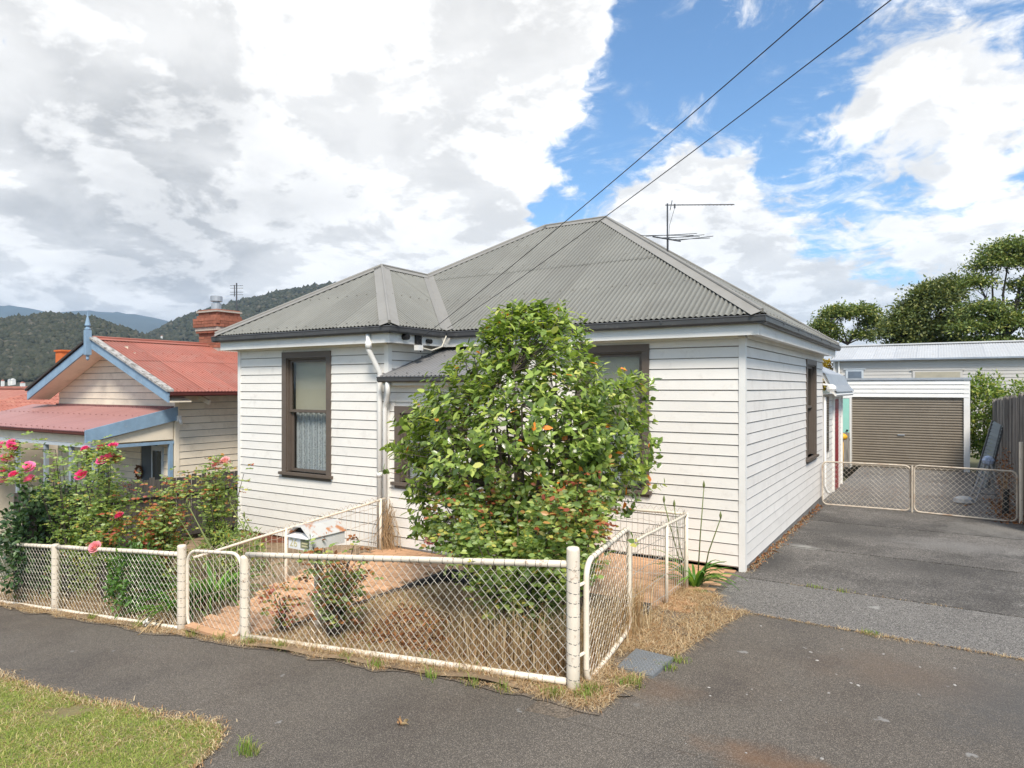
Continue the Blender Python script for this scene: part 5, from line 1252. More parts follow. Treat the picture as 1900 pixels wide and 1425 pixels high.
corr(nroof, (NR + NEV, YB, NZE), Y_, -X_, ntp, 0, 10.5, lambda y: 0, lambda y: NEV, redroof, lap=1.75, seg=4)
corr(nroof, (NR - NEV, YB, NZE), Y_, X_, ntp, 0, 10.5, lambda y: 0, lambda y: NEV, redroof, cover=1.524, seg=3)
cap(nroof, (NR, YB, NZR), (NR, YB + 10.5, NZR), (1, 0, -ntp), (-1, 0, -ntp), redroof, w=.14)
gutter(nroof, [(NR + NEV + .06, YB, NZE + .0), (NR + NEV + .06, YB + 10.5, NZE + .0)], [X_], maroon, h=.09)
for k in range(5): part('rafter_end', MB().beam((NX, NF + .5 + k * 1.2, 2.22), (NX + .38, NF + .5 + k * 1.2, 2.10), .05, .09), cream, nb)
for sg in (1, -1):
    a, b = V(NR, YB - .02, NZR - .02), V(NR + sg * NEV, YB - .02, NZE - .02); dwn = V(0, 0, -.19)
    part('barge_board', MB().hexa([a + dwn, b + dwn, b + dwn + V(0, .035, 0), a + dwn + V(0, .035, 0), a, b, b + V(0, .035, 0), a + V(0, .035, 0)]), blue, nb)
    a, b = V(NR, YB - .06, NZR + .0), V(NR + sg * (NEV + .02), YB - .06, NZE + .0); u_ = V(0, 0, .045)
    part('barge_capping', MB().hexa([a, b, b + V(0, .15, 0), a + V(0, .15, 0), a + u_, b + u_, b + u_ + V(0, .15, 0), a + u_ + V(0, .15, 0)]), oldwood if sg > 0 else kerbm, nb)
    part('gable_soffit', MB().hexa([V(NR, YB + .016, NZR - .21), V(NR + sg * NEV, YB + .016, NZE - .21), V(NR + sg * NEV, NF - .03, NZE - .21), V(NR, NF - .03, NZR - .21), V(NR, YB + .016, NZR - .19), V(NR + sg * NEV, YB + .016, NZE - .19), V(NR + sg * NEV, NF - .03, NZE - .19), V(NR, NF - .03, NZR - .19)]), cream, nb)
fx, fy = NR, YB - .07
part('finial', MB().box(fx - .055, fx + .055, fy - .055, fy + .055, NZR - .36, NZR + .17).lathe((fx, fy, NZR + .17), [(.055, 0), (.065, .03), (.03, .06), (.06, .10), (.045, .16), (.012, .32), (.004, .40)], 10).lathe((fx, fy, NZR - .45), [(.01, -.03), (.035, 0), (.03, .05), (.045, .09)], 10), blue, nb)
# verandah
postgrey = M('dull_blue_grey_post_paint', (.30, .34, .37), .6, 0, .1)
VY0, VZ0, VY1, VZ1 = NF - .03, 1.99, NF - 1.70, 1.60
vtp = (VZ0 - VZ1) / (VY0 - VY1)
vr = part('verandah_roof', MB().box(NXL - 1.2, NX, VY1 + .12, VY1 + .2, 1.36, 1.56), cream, nb)
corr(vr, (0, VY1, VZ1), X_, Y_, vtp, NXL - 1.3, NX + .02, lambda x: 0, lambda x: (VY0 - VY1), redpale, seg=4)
gutter(vr, [(NXL - 1.3, VY1 - .03, VZ1 + .005), (NX - .02, VY1 - .03, VZ1 + .005)], [-Y_], maroon, h=.08)
part('barge_board', MB().hexa([V(NX + .02, VY1 - .06, VZ1 - .20), V(NX + .06, VY1 - .06, VZ1 - .20), V(NX + .06, VY0 + .04, VZ0 - .24), V(NX + .02, VY0 + .04, VZ0 - .24), V(NX + .02, VY1 - .06, VZ1 + .03), V(NX + .06, VY1 - .06, VZ1 + .03), V(NX + .06, VY0 + .04, VZ0 + .03), V(NX + .02, VY0 + .04, VZ0 + .03)]), blue, vr)
part('flashing', MB().box(NXL, NX - .02, VY0 - .06, VY0 + .0, 1.975, 2.03), M('rusty_flashing', (.20, .09, .08), .7, 0, .3, 8), nb)
part('verandah_beam', MB().box(NXL - 1.2, NX, VY1 + .10, VY1 + .21, 1.29, 1.355), palegrey, vr)
part('end_panel', MB().prism([V(NX - .04, VY1 + .21, 1.36), V(NX - .04, NF - .05, 1.36), V(NX - .04, NF - .05, 1.74), V(NX - .04, VY1 + .21, 1.42)], (.03, 0, 0)), cream, vr)
part('end_beam', MB().box(NX - .08, NX, VY1 + .211, NF - .04, 1.27, 1.33), blue, vr)
for x in (NX - .06, NX - .9, NX - 1.9, NX - 3.1, NX - 4.3): part('verandah_post', MB().box(x - .035, x + .035, VY1 + .12, VY1 + .19, -1.25, 1.289), postgrey, vr)
part('verandah_post', MB().box(NX - .07, NX + .0, NF - .13, NF - .06, -1.25, 1.269), blue, vr)
fw = part('front_wall', MB().box(NXL, NX - .08, NF - .03, NF - .005, -1.2, 1.9), cream, nb)
boards(fw, (NXL, NF - .031, 0), X_, -Y_, NX - NXL - .2, -.4, 13, .1437, cream, [(1.2, 2.3, -1, 2), (3.55, 4.2, -1, 2)], joint=.1)
dk = M('dark_neighbour_glass', (.02, .022, .025), .08, 0, .05, spec=.6)
wn = part('window', MB().box(NXL + 1.25, NXL + 2.25, NF - .06, NF - .031, -.3, 1.2), palegrey, nb); part('pane', MB().box(NXL + 1.35, NXL + 2.15, NF - .065, NF - .0601, -.2, 1.1), dk, wn)
dr_ = part('door', MB().box(NXL + 3.6, NXL + 4.15, NF - .06, NF - .031, -1.2, 1.25), M('dark_blue_grey_door', (.06, .075, .09), .5, 0, .1), nb)
part('inner_screen', MB().box(NX - .75, NX - .35, NF - .075, NF - .04, -.6, 1.2), palegrey, nb); part('pane', MB().box(NX - .70, NX - .40, NF - .08, NF - .0751, -.5, 1.1), dk, nb)
wr = MB()
for k in range(26): a = k * .2417 * math.pi; p = V(NX - 1.2 + .12 * math.cos(a), NF - .08, .62 + .12 * math.sin(a)); wr.tube([p, p + V(.05 * math.cos(a * 1.3), -.03, .05 * math.sin(a * 1.7))], [.022, .008], 5)
o = part('wreath', wr, litterf, None, origin=(NX - 1.2, NF - .08, .62)); tag(o, 'small dark dried wreath hung on the neighbour cottage front', 'wreath')
part('flood_light', MB().box(NX + .03, NX + .10, NF - .02, NF + .06, 1.72, 1.84).tube([(NX + .07, NF + .05, 1.76), (NX + .15, NF + .02, 1.68)], [.02, .035], 6), white2, nb)
# brick chimney
chx, chy = NR + .05, 1.55; ch = part('chimney', MB().box(chx - .36, chx + .36, chy - .30, chy + .30, 3.2, 4.26), mortar, nb)
z = 3.40; r_ = 0
while z < 4.30:
    o_ = .0 + (.05 if z > 3.74 else 0) + (.05 if z > 3.86 else 0) - (.06 if z > 4.10 else 0) - (.03 if z > 4.19 else 0)
    hx, hy = .37 + o_, .31 + o_
    for (fix, nrm, L_) in (('y', -1, hx), ('x', 1, hy)):
        s = -L_ + (.0 if r_ % 2 else -.11)
        while s < L_:
            a, b = max(s, -L_), min(s + .222, L_)
            if b - a > .03:
                j = random.uniform(0, .008)
                bx = MB().box(chx + a, chx + b, chy - hy - j, chy - hy + .1, z, z + .066) if fix == 'y' else MB().box(chx + hx - .1, chx + hx + j, chy + max(a, -hy + .102), chy + b, z, z + .066)
                if fix == 'y' or b > -hy + .11: part('brick', bx, brickm, ch)
            s += .233
    ch.data.update(); z += .0735; r_ += 1
part('chimney_cap', MB().box(chx - .42, chx + .42, chy - .36, chy + .36, 4.28, 4.32), mortar, ch)
part('corbel', MB().box(chx - .44, chx + .44, chy - .38, chy + .38, 3.82, 4.09), mortar, ch)
part('flue', MB().lathe((chx - .12, chy, 4.32), [(.12, 0), (.12, .22), (.09, .225), (.09, .27), (.145, .275), (.145, .40), (.13, .41), (.02, .42)], 14), galv, ch, smooth=False)
na = thing('neighbour_aerial', 'short many-barred television aerial on a mast behind the brick chimney', 'aerial', (NR, 3.4, 3.4), 'television aerials on masts')
ax_, ay_ = at(439, 600, 18.8)[:2]
part('mast', MB().tube([(ax_, ay_, 3.3), (ax_, ay_, CAM.z + (V0 - 525) / FPX * 18.8)], .018, 6), copper, na)
mb = MB(); zt_ = CAM.z + (V0 - 530) / FPX * 18.8
for dz in (0, -.07, -.18, -.25): mb.tube([V(ax_, ay_, zt_ + dz) - cr * .18, V(ax_, ay_, zt_ + dz) + cr * .18], .007, 4)
mb.tube([V(ax_, ay_, zt_ + .02) - cr * .06, V(ax_, ay_, zt_ - .30) - cr * .06], .012, 4); part('element_rack', mb, copper, na)

# tiled house beyond
th = thing('tiled_house', 'red tiled roof house beyond the blue barge board, with an orange chimney', 'house', (-24, -1, -2))
part('wall', MB().box(-27, -17.6, -1.9, 6, -2.6, 1.2), cream, th)
troof = part('roof', MB().prism([V(-27.2, -2.3, 1.18), V(-27.2, 2.1, 2.38), V(-27.2, 6.5, 1.18)], (9.6, 0, 0)), terr, th)
ttp = 1.2 / 4.4; tm = MB(); nn_ = 7
for i in range(nn_ + 1):
    x = lerp(-.155, .155, i / nn_); h = .03 * max(0, math.sin((i / nn_) * 2 * math.pi)) ; tm.v += [(x, 0, .035 + h), (x, .36, .035 + h + .36 * ttp - .022), (x, 0, .0)]
for i in range(nn_): a = i * 3; tm.f += [(a, a + 3, a + 4, a + 1), (a + 2, a + 5, a + 3, a)]; tm.mi += [0, 0]
proto = None
for r_ in range(13):
    for c2 in range(17):
        loc = (-17.75 - c2 * .31, -2.3 + r_ * .335, 1.20 + r_ * .335 * ttp)
        if proto is None: proto = part('roof_tile', tm, terr, troof, origin=(0, 0, 0)); proto.location = V(*loc) - WLOC[troof]
        else: copy_piece(proto, troof, loc, (random.uniform(-.01, .01), 0, 0))
cap(troof, (-27.2, 2.1, 2.40), (-17.6, 2.1, 2.40), (0, -1, -ttp), (0, 1, -ttp), terr, w=.16)
q = at(120, 660, 24.5); part('chimney', MB().box(q[0] - .22, q[0] + .22, q[1] - .2, q[1] + .2, 1.8, q[2] + .14).box(q[0] - .26, q[0] + .26, q[1] - .24, q[1] + .24, q[2] + .141, q[2] + .20), M('orange_chimney', (.60, .16, .04), .7, 0, .1), th)

# paling fence between the gardens
pf = thing('paling_fence', 'old dark paling fence behind the roses, between the two cottages', 'fence', (-9.9, -1.5, -.8), 'weathered paling fences')
y = -4.3; k = 0
while y < 1.2:
    zb_, zt2 = gz(-9.9, y) - .1, .72 + .02 * (y + .5) * -1 + random.uniform(-.03, .03); w_ = random.uniform(.085, .105)
    part('paling', MB().hexa([V(-9.93, y, zb_), V(-9.912, y, zb_), V(-9.912, y + w_, zb_), V(-9.93, y + w_, zb_), V(-9.93 + random.uniform(-.01, .01), y + .004, zt2), V(-9.91, y + .004, zt2), V(-9.91, y + w_ - .004, zt2), V(-9.93, y + w_ - .004, zt2)]), palb, pf)
    y += w_ + random.uniform(.003, .012)
for z_ in (.48, -.32): part('rail', MB().beam((-9.87, -4.3, z_ + .03), (-9.87, 1.2, z_ - .05), .05, .085), palb, pf)
for y in (-4.1, -1.9, .4): part('post', MB().box(-9.86, -9.76, y - .05, y + .05, -1.2, .62), palb, pf)

# ------------------------------------------------------------------ right hand side: fence, garage, shed
rf = thing('tall_paling_fence', 'tall weathered grey paling fence on the right edge of the driveway', 'fence', (3.62, 10, 0), 'weathered paling fences')
y = 5.2
while y < 16.2:
    w_ = random.uniform(.085, .11); x0 = 3.56 + random.uniform(-.012, .012); zt2 = lerp(2.36, 2.03, (y - 5.2) / 11) + random.uniform(-.05, .03) + .04 * mnoise.noise(V(y * .5, 0, 0))
    zb_ = gz(3.5, y) - .05
    part('paling', MB().hexa([V(x0, y, zb_), V(x0 + .018, y, zb_), V(x0 + .018, y + w_, zb_), V(x0, y + w_, zb_), V(x0 + random.uniform(-.02, .02), y, zt2), V(x0 + .018, y, zt2), V(x0 + .018, y + w_, zt2), V(x0, y + w_, zt2 - random.uniform(0, .02))]), palm, rf); y += w_ + random.uniform(.001, .008)
for z_ in (.4, 1.75): part('rail', MB().beam((3.62, 5.2, z_), (3.62, 16.2, z_), .05, .09), palm, rf)

gar = thing('garage', 'white metal garage with a brown ribbed roller door at the driveway end', 'garage', (1, 17, -.19))
GY = 16.0; gz0 = -.2
part('wall', MB().box(-.95, -.45, GY, 22, gz0, 2.2).box(2.80, 2.98, GY + .05, 22, gz0, 2.62).box(-.95, 2.98, 21.9, 22.1, gz0, 2.6), white2, gar)
part('door_jamb', MB().box(-.45, -.27, GY - .02, GY + .12, gz0, 2.12), white2, gar); part('door_jamb', MB().box(2.825, 2.985, GY - .02, GY + .12, gz0, 2.7), white2, gar)
for k in range(4): part('header_plank', MB().hexa([V(-.94, GY - .03, 2.105 + k * .135), V(2.96, GY - .03, 2.105 + k * .135), V(2.96, GY + .06, 2.105 + k * .135), V(-.94, GY + .06, 2.105 + k * .135), V(-.94, GY - .012, 2.23 + k * .135), V(2.96, GY - .012, 2.23 + k * .135), V(2.96, GY + .06, 2.23 + k * .135), V(-.94, GY + .06, 2.23 + k * .135)]), white2, gar)
part('roof', MB().hexa([V(-1.0, GY - .05, 2.65), V(3.02, GY - .05, 2.65), V(3.02, 22.2, 2.60), V(-1.0, 22.2, 2.60), V(-1.0, GY - .05, 2.72), V(3.02, GY - .05, 2.72), V(3.02, 22.2, 2.67), V(-1.0, 22.2, 2.67)]), galv, gar)
mb = MB(); z = gz0; k = 0; vs_ = []
while z < 2.10:
    ph = (k % 6) / 6; dy = [0, .018, .022, .022, .018, 0][k % 6]; vs_.append((z, dy)); z += [.028, .006, .028, .006, .010, .004][k % 6]; k += 1
for (z, dy) in vs_: mb.v += [(-.27, GY + .05 - dy, z), (2.825, GY + .05 - dy, z)]
for k in range(len(vs_) - 1): mb.f.append((2 * k, 2 * k + 1, 2 * k + 3, 2 * k + 2)); mb.mi.append(0)
rd = part('roller_door', mb, rollm, gar)
part('door_handle', MB().box(1.05, 1.25, GY + .0, GY + .03, .88, .91), galv, rd)
md = part('door', MB().box(-.62, -.30, GY - .46, GY - .42, .05, 2.06), mint, gar, label='mint green side door'); 
for z_ in (1.02, .90): part('knob', MB().lathe((-.36, GY - .48, z_), [(.03, -.02), (.035, 0), (.03, .02)], 8), black, md)
part('door_frame', MB().box(-.295, -.25, GY - .47, GY - .41, -.1, 2.12).box(-.7, -.295, GY - .47, GY - .41, 2.062, 2.12), white2, gar)
part('side_return', MB().box(-.28, -.26, GY - .405, GY - .02, gz0, 2.1), white2, gar)
tg = thing('timber_gate', 'short grey timber gate under the mint green door', 'gate', (-.45, 15.2, -.15))
for k in range(4): part('plank', MB().box(-.62 + k * .092, -.62 + k * .092 + .088, 15.2, 15.225, -.16, .96 + random.uniform(-.01, .01)), palm, tg)
part('rail', MB().box(-.62, -.25, 15.226, 15.26, .7, .78), palm, tg)
yp = thing('yellow_pipe', 'yellow pipe with a round cap standing beside the timber gate', 'pipe', (-.42, 14.6, -.15))
part('pipe', MB().tube([(-.42, 14.6, -.2), (-.42, 14.6, .80)], .05, 10), yellow, yp, smooth=True); part('cap', MB().lathe((-.40, 14.6, .84), [(.06, -.08), (.13, -.04), (.15, .03), (.10, .10), (.02, .13)], 10), yellow, yp, smooth=True)

shed = thing('long_grey_shed', 'long grey weatherboard shed with a pale zinc roof behind the garage', 'shed', (5, 27, 0))
SY = 24.0; SE = 3.66
part('wall', MB().box(-1.7, 16, SY + .02, 31, -.3, SE), shedw, shed)
mb = MB()
for k in range(14): z = 1.7 + k * .14; mb.hexa([V(-1.7, SY - .005, z), V(16, SY - .005, z), V(16, SY + .02, z), V(-1.7, SY + .02, z), V(-1.7, SY + .012, z + .139), V(16, SY + .012, z + .139), V(16, SY + .02, z + .139), V(-1.7, SY + .02, z + .139)])
part('weatherboard_cladding', mb, shedw, shed, kind='stuff')
stp = (4.36 - SE) / 3.2
sr = part('roof', MB().prism([V(-1.75, SY - .1, SE - .03), V(-1.75, SY + 3.2, 4.31), V(-1.75, 31.3, 2.9)], (17.8, 0, 0)), zinc, shed)
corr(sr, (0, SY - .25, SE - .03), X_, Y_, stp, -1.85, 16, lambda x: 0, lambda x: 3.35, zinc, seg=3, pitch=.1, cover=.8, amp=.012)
gutter(sr, [(-1.85, SY - .27, SE - .02), (16, SY - .27, SE - .02)], [-Y_], M('pale_blue_grey_gutter', (.40, .44, .50), .5, 0, .2, 2), h=.08)
cap(sr, (-1.85, SY + 3.1, 4.39), (16, SY + 3.1, 4.39), (0, -1, -stp), (0, 1, -.3), zinc, w=.14)
for (x0, x1, z0, z1, pm_) in ((-1.28, -.58, 2.75, 3.2, 'small_pane'), (1.25, 3.0, 2.75, 3.14, 'wide_pane')):
    w_ = part('window', MB().box(x0, x1, SY - .04, SY - .006, z0, z1).box(x0 - .08, x1 + .08, SY - .06, SY - .041, z1 + .001, z1 + .04), palegrey if x0 < 0 else shedw, shed)
    part('pane', MB().box(x0 + .1, x1 - .08, SY - .05, SY - .0405, z0 - .0, z1 - .08), M(pm_, (.14, .17, .21) if x0 < 0 else (.42, .38, .29), .3, .1), w_)
part('corner_board', MB().box(-1.78, -1.70, SY - .03, SY + .03, 0, SE - .05), white2, shed); part('downpipe', MB().tube([(-1.55, SY - .06, 0), (-1.55, SY - .06, SE - .1)], .04, 8), white2, shed)

# leaning frame, junk at the fence
ln = thing('leaning_bed_base', 'slatted metal frame leaning against the tall paling fence', 'frame', (3.2, 12.2, -.15))
a0, a1, b0_, b1 = V(2.93, 12.0, -.15), V(3.20, 11.9, -.15), V(3.36, 12.25, 1.56), V(3.54, 12.15, 1.44)
for (p, q) in ((a0, b0_), (a1, b1)): part('side_rail', MB().beam(p, q, .03, .09), M('rail_grey', (.12, .125, .125), .5, 0, .1), ln)
for k in range(19): t = (k + .5) / 19; part('slat', MB().beam(a0.lerp(b0_, t) + V(0, -.03, 0), a1.lerp(b1, t) + V(0, -.03, 0), .083, .012, up=Y_), M('slat_paint', (.30, .33, .32), .5, 0, .1) if k == 0 else bpy.data.materials['slat_paint'], ln)
jk = thing('folded_frame', 'folded grey metal chair frame heaped by the driveway gate', 'chair frame', (3.0, 9.2, -.1)); mb = MB()
for (p, q) in (((2.72, 8.9, -.1), (3.05, 9.1, .78)), ((2.84, 8.8, -.1), (3.1, 9.05, .74)), ((3.25, 9.1, -.1), (3.06, 9.1, .8)), ((3.35, 8.9, -.1), (3.12, 9.0, .78)), ((2.78, 8.85, .1), (3.3, 9.0, .1)), ((2.9, 9.0, .45), (3.2, 9.05, .42))): mb.tube([p, q], .022, 6)
part('frame', mb, M('dull_grey_metal', (.26, .265, .27), .5, 0, .2, 6, metal=.3), jk)
bg = part('bundle', MB().lathe((3.08, 9.05, .80), [(.03, -.10), (.10, -.05), (.12, .02), (.08, .09), (.01, .12)], 9), M('blue_white_cloth', (.40, .47, .60), .8, 0, .4, 14), None, origin=(3.08, 9.05, .8)); tag(bg, 'crumpled blue and white cloth draped on the folded frame', 'cloth')
bk = part('rubble_rock', MB().lathe((2.62, 8.5, -.06), [(.1, -.05), (.2, .0), (.18, .08), (.1, .12), (.01, .13)], 8), M('pale_rock', (.42, .43, .43), .8, 0, .2), None, origin=(2.62, 8.5, -.06)); tag(bk, 'pale rounded lump on the driveway just inside the wire gate', 'rock')
bp = part('garden_post', MB().tube([(3.27, 7.35, -.1), (3.29, 7.37, .42)], [.06, .05], 9), black, None, origin=(3.27, 7.35, -.1)); tag(bp, 'short black stump standing among the dry weeds by the gate', 'post')
leafy('dry_weed', 'rusty brown dead weed standing against the tall paling fence', (3.32, 8.2, -.1), (.16, .35, .62), 420, .045, litterf, 'weed', 11, stems=14, stemmat=straww)
P = scatter(900, lambda: (3.3 + random.gauss(0, .14), random.uniform(6.1, 9.5)), lambda x, y: gz(x, y) + .01)
C = P; n_ = len(C); v, f, r_ = leaves(C, rand_dirs(n_), rand_dirs(n_, .9), rng.uniform(.04, .08, n_), rng.uniform(.02, .04, n_), .4, .4); link_mesh('dry_leaf_drift', v, f, litterf, attr=r_, kind='stuff')
leafy('bright_bush', 'bright green bush between the garage and the tall paling fence', (3.35, 16.9, .2), (.75, .8, 1.35), 5200, .11, brightf, 'bush', 12, stems=12)
leafy('bright_bush', 'olive green bush over the fence top beside the zinc roofed shed', (4.6, 17.6, .6), (.8, .7, 1.1), 3200, .10, brightf, 'bush', 13, stems=10)
leafy('yellow_shrub', 'yellow flowering shrub glimpsed past the rear corner of the white house', (-2.35, 24.5, 2.2), (.7, .7, .8), 1600, .13, yelf, 'shrub', 14)

# ------------------------------------------------------------------ trees behind
def tree(name, label, base, trunk_h, clumps, nleaf, lsize, mat, seed, tr=.25, group='trees behind the shed'):
    rnd = np.random.default_rng(seed); base = Vector(base); root = thing(name, label, 'tree', base, group)
    mb = MB(); top = base + V(0, 0, trunk_h); mb.tube([base + V(0, 0, -.5), lerp(base, top, .5) + V(.15, .1, 0), top], [tr, tr * .75, tr * .5], 8)
    Ps, Us = [], []; vol = np.array([a * b * c for (_, _, _, a, b, c) in clumps]) ** .66; cnt = (vol / vol.sum() * nleaf).astype(int)
    for (cx, cy, cz, a, b, c), m_ in zip(clumps, cnt):
        cc = V(cx, cy, cz); mb.tube([top + V(0, 0, -.4), lerp(top, cc, .5) + V(rnd.uniform(-.3, .3), 0, -.2), cc], [tr * .45, tr * .28, tr * .08], 6)
        for _ in range(3): mb.tube([lerp(top, cc, .7), cc + V(rnd.uniform(-a, a) * .7, rnd.uniform(-b, b) * .7, rnd.uniform(-.2, c) * .6)], [tr * .15, tr * .04], 4)
        # sprays: leaf tufts on the clump's shell so sky shows between
        nt_ = max(8, m_ // 26); u = unit(rnd.normal(size=(nt_, 3))); u[:, 2] = np.abs(u[:, 2]) * 1.2 - .45; rr = rnd.uniform(.45, 1.05, nt_)
        tc_ = np.array([cx, cy, cz]) + u * rr[:, None] * np.array([a, b, c])
        idx = rnd.integers(0, nt_, m_); P = tc_[idx] + rnd.normal(size=(m_, 3)) * np.array([lsize * 1.6, lsize * 1.6, lsize * .9]); Ps.append(P); Us.append(unit(u[idx] + rnd.normal(size=(m_, 3)) * .8))
    P = np.concatenate(Ps); U = np.concatenate(Us); n_ = len(P); Ln = rnd.uniform(.6, 1.3, n_) * lsize
    part('trunk', mb, greybark, root, smooth=True)
    o = crownjoin('crown', P, U, unit(rnd.normal(size=(n_, 3)) * .5 + np.array([0, 0, 1.])), Ln, Ln * .55, mat, root); return root
def cl(u, v, d, wpx, hpx): x, y, z = at(u, v, d); return (x, y, z, wpx / FPX * d, wpx / FPX * d * .8, hpx / FPX * d)
x, y, z = at(1572, 650, 56); tree('umbrella_tree', 'flat topped airy tree standing alone next to the house gutter', (x, y, 1), 5.4, [cl(1555, 582, 56, 30, 16), cl(1597, 580, 56, 30, 15), cl(1530, 606, 56, 24, 12), cl(1620, 600, 56, 24, 13), cl(1545, 622, 56, 20, 9), cl(1600, 622, 56, 22, 9)], 11000, .22, treef, 1, .16)
x, y, z = at(1715, 700, 50); tree('dense_tree', 'broad dense dark green tree rising above the middle of the zinc roof', (x, y, 0), 4.5, [cl(1720, 560, 50, 42, 38), cl(1690, 590, 50, 34, 30), cl(1750, 545, 50, 34, 30), cl(1665, 612, 50, 28, 18), cl(1715, 615, 50, 45, 22), cl(1775, 600, 50, 36, 30), cl(1768, 530, 50, 20, 18), cl(1640, 620, 50, 16, 9), cl(1690, 640, 50, 40, 18), cl(1760, 640, 50, 50, 20)], 25000, .24, treed, 2, .3)
x, y, z = at(1865, 700, 44); tree('airy_tree', 'tall airy tree with a spreading crown at the shed far end', (x, y, 0), 6.0, [cl(1875, 462, 44, 50, 22), cl(1840, 490, 44, 38, 18), cl(1910, 480, 44, 40, 24), cl(1815, 525, 44, 28, 16), cl(1820, 575, 44, 44, 18), cl(1870, 598, 44, 48, 20), cl(1930, 560, 44, 40, 30), cl(1805, 608, 44, 42, 12), cl(1900, 530, 44, 28, 12), cl(1960, 500, 44, 40, 40), cl(1830, 640, 44, 50, 18), cl(1900, 640, 44, 50, 18)], 29000, .20, treef, 3, .25)

# ------------------------------------------------------------------ hills, town and haze
def hill(name, sil, d_top, d_bot, z_bot, mat, nv=14, rough=3., kind='structure', back=1.4):
    """terrain rising from z_bot at d_bot to the ridge line at d_top, then falling away behind it"""
    us = [s[0] for s in sil]; vs_, fs_ = [], []; N_ = 90; grid = []
    for i in range(N_ + 1):
        u_ = lerp(us[0], us[-1], i / N_)
        for (a, b), (c, d) in zip(sil, sil[1:]):
            if a <= u_ <= c: vv = b + (d - b) * (u_ - a) / (c - a); break
        rowp = []
        for j in range(nv + 4):
            t = j / nv; dd = lerp(d_bot, d_top, t) if t <= 1 else d_top * (1 + (t - 1) * back * nv / 3 * .5)
            zt_ = CAM.z + (V0 - vv) / FPX * d_top; z = lerp(z_bot, zt_, sstep(0, 1, t) * .4 + .6 * t) if t <= 1 else lerp(zt_, z_bot, min(1, (t - 1) * nv / 3))
            x, y, _ = at(u_, 700, dd); z += rough * mnoise.noise(V(x * .012, y * .012, 0)) * (1 if 0 < t < 1 else .3); rowp.append((x, y, z))
        grid.append(rowp); vs_ += rowp
    m_ = nv + 4
    for i in range(N_):
        for j in range(m_ - 1): a = i * m_ + j; fs_.append((a, a + m_, a + m_ + 1, a + 1))
    o = link_mesh(name, vs_, fs_, mat, smooth=True); o['kind'] = kind; return grid
def forest(name, grid, n_, size, nv, seed, jmin=0, label=None):
    rnd = np.random.default_rng(seed); I, J = len(grid) - 1, nv
    base = np.array([(0, 0, 1.), (.9, 0, .35), (.28, .86, .3), (-.73, .53, .4), (-.73, -.53, .3), (.28, -.86, .38), (.5, .3, -.5), (-.4, .4, -.5), (-.1, -.6, -.5)])
    fc = np.array([(0, 1, 2), (0, 2, 3), (0, 3, 4), (0, 4, 5), (0, 5, 1), (1, 6, 2), (2, 6, 7), (2, 7, 3), (3, 7, 4), (4, 7, 8), (4, 8, 5), (5, 8, 6), (5, 6, 1)])
    G = np.array(grid); i = rnd.uniform(0, I - .001, n_); j = rnd.uniform(jmin, J - .001 + .5, n_); j = np.minimum(j, J); i0, j0 = i.astype(int), np.minimum(j.astype(int), J - 1); fi, fj = (i - i0)[:, None], (j - j0)[:, None]
    P = G[i0, j0] * (1 - fi) * (1 - fj) + G[i0 + 1, j0] * fi * (1 - fj) + G[i0, j0 + 1] * (1 - fi) * fj + G[i0 + 1, j0 + 1] * fi * fj
    s = size * rnd.uniform(.5, 1.35, n_) ; tall_ = rnd.uniform(.7, 1.25, n_)
    v = base[None] * (1 + rnd.normal(size=(n_, 9, 1)) * .28); a = rnd.uniform(0, 6.28, n_); ca, sa = np.cos(a)[:, None], np.sin(a)[:, None]
    vx = v[:, :, 0] * ca - v[:, :, 1] * sa; vy = v[:, :, 0] * sa + v[:, :, 1] * ca; v = np.stack([vx * s[:, None], vy * s[:, None], (v[:, :, 2] + .6) * (s * tall_)[:, None]], 2) + P[:, None]
    f = (np.arange(n_)[:, None, None] * 9 + fc[None]).reshape(-1, 3)
    o = link_mesh(name, v.reshape(-1, 3), f, forestm, attr=np.repeat(rnd.random(n_), 9), kind='stuff'); o['label'] = label
g1_ = hill('near_hill', [(-500, 640), (-250, 612), (-60, 603), (20, 598), (90, 588), (140, 592), (180, 598), (230, 615), (280, 634), (340, 650), (460, 668)], 1000, 600, -3, hillm)
forest('near_hill_forest', g1_, 34000, 3.6, 14, 1, 1.9, label='grey green gum forest covering the near hill')
g2_ = hill('far_hill', [(150, 690), (240, 655), (280, 622), (330, 598), (380, 580), (450, 562), (530, 543), (610, 532), (700, 527), (850, 530), (1050, 560), (1300, 620), (1500, 680)], 1700, 800, 10, hillm, rough=6)
forest('far_hill_forest', g2_, 30000, 5.0, 14, 2, 1.2, label='dark bushland covering the hill behind the chimney')
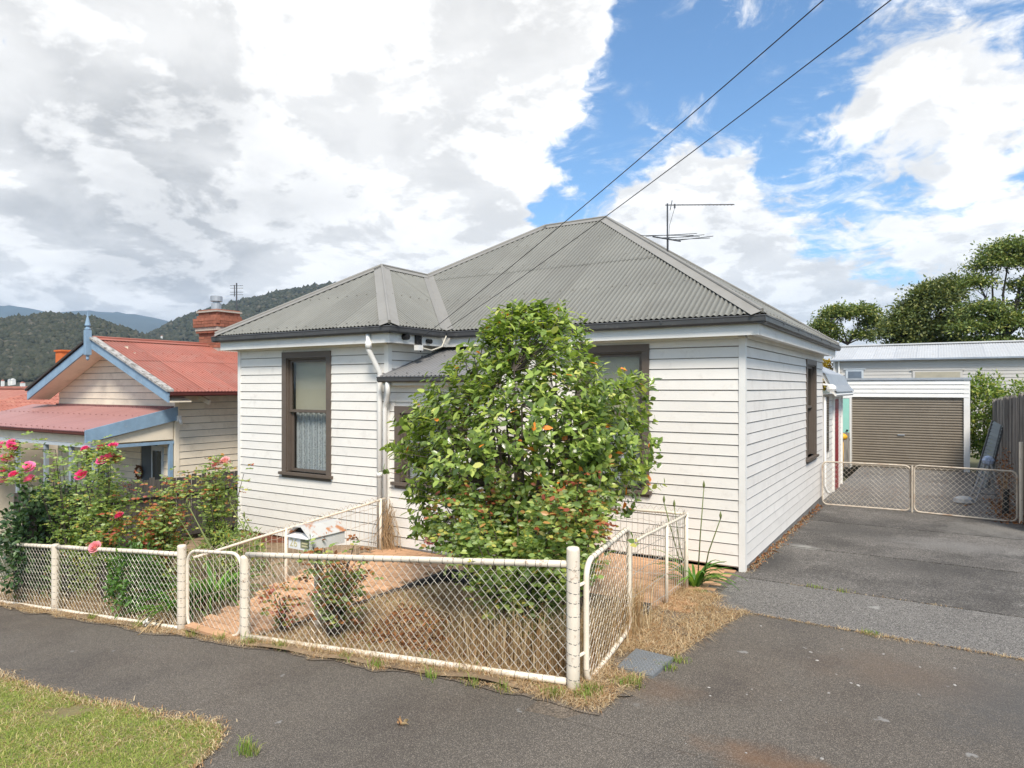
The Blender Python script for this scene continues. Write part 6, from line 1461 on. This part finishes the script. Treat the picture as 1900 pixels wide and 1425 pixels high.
hill('blue_mountain', [(-700, 590), (-300, 572), (-60, 563), (40, 570), (100, 580), (150, 576), (220, 580), (280, 588), (330, 600), (420, 630), (600, 690), (800, 715)], 7000, 3500, 60, mountm, rough=40)
tw = [(30, 690), (36, 691), (47, 690), (64, 691), (82, 690), (28, 700), (57, 700), (63, 704), (5, 716), (18, 715), (24, 714), (42, 720), (88, 694), (78, 689), (300, 628), (322, 629)]
def on_hill(u_, v_, vtop, dt, db, zb_):
    zt_ = CAM.z + (V0 - vtop) / FPX * dt; best = None
    for k in range(400):
        t = k / 399; d_ = lerp(db, dt, t); z = lerp(zb_, zt_, sstep(0, 1, t) * .4 + .6 * t)
        if CAM.z + (V0 - v_) / FPX * d_ <= z + .01: return d_, z
    return db, zb_
for k, (u_, v_) in enumerate(tw):
    random.seed(100 + k); d_, z = on_hill(u_, v_, 594, 1000, 600, -3) if u_ < 200 else on_hill(u_, v_, 600, 1700, 800, 10)
    x, y, _ = at(u_, v_, d_); z += 2.5; s_ = random.uniform(.35, .6); root = thing('town_house', 'tiny pale house in the distant town below the wooded hill', 'house', (x, y, z), 'distant town houses')
    part('wall', MB().box(x - 3.4 * s_, x + 3.4 * s_, y - 2.6 * s_, y + 2.6 * s_, z - 4, z + 2.2), white2, root); part('roof', MB().prism([V(x - 3.7 * s_, y - 3 * s_, z + 2.1), V(x - 3.7 * s_, y, z + 3.3), V(x - 3.7 * s_, y + 3 * s_, z + 2.1)], (7.4 * s_, 0, 0)), [zinc, white2, terr][k % 3], root)
# air: one closed box round everything, so that the far hills pale into blue
hz = bpy.data.materials.new('haze_air'); hz.use_nodes = True; nt = hz.node_tree; nt.nodes.clear(); o_ = nt.nodes.new('ShaderNodeOutputMaterial'); pv = nt.nodes.new('ShaderNodeVolumePrincipled')
pv.inputs['Color'].default_value = (.50, .72, 1, 1); pv.inputs['Density'].default_value = 7.5e-5; pv.inputs['Anisotropy'].default_value = .2
nt.links.new(pv.outputs[0], o_.inputs['Volume'])
if True:
    o = link_mesh('haze', MB().box(-8300, 8300, -8300, 8300, -60, 900).v, MB().box(0, 1, 0, 1, 0, 1).f, hz); o['kind'] = 'stuff'
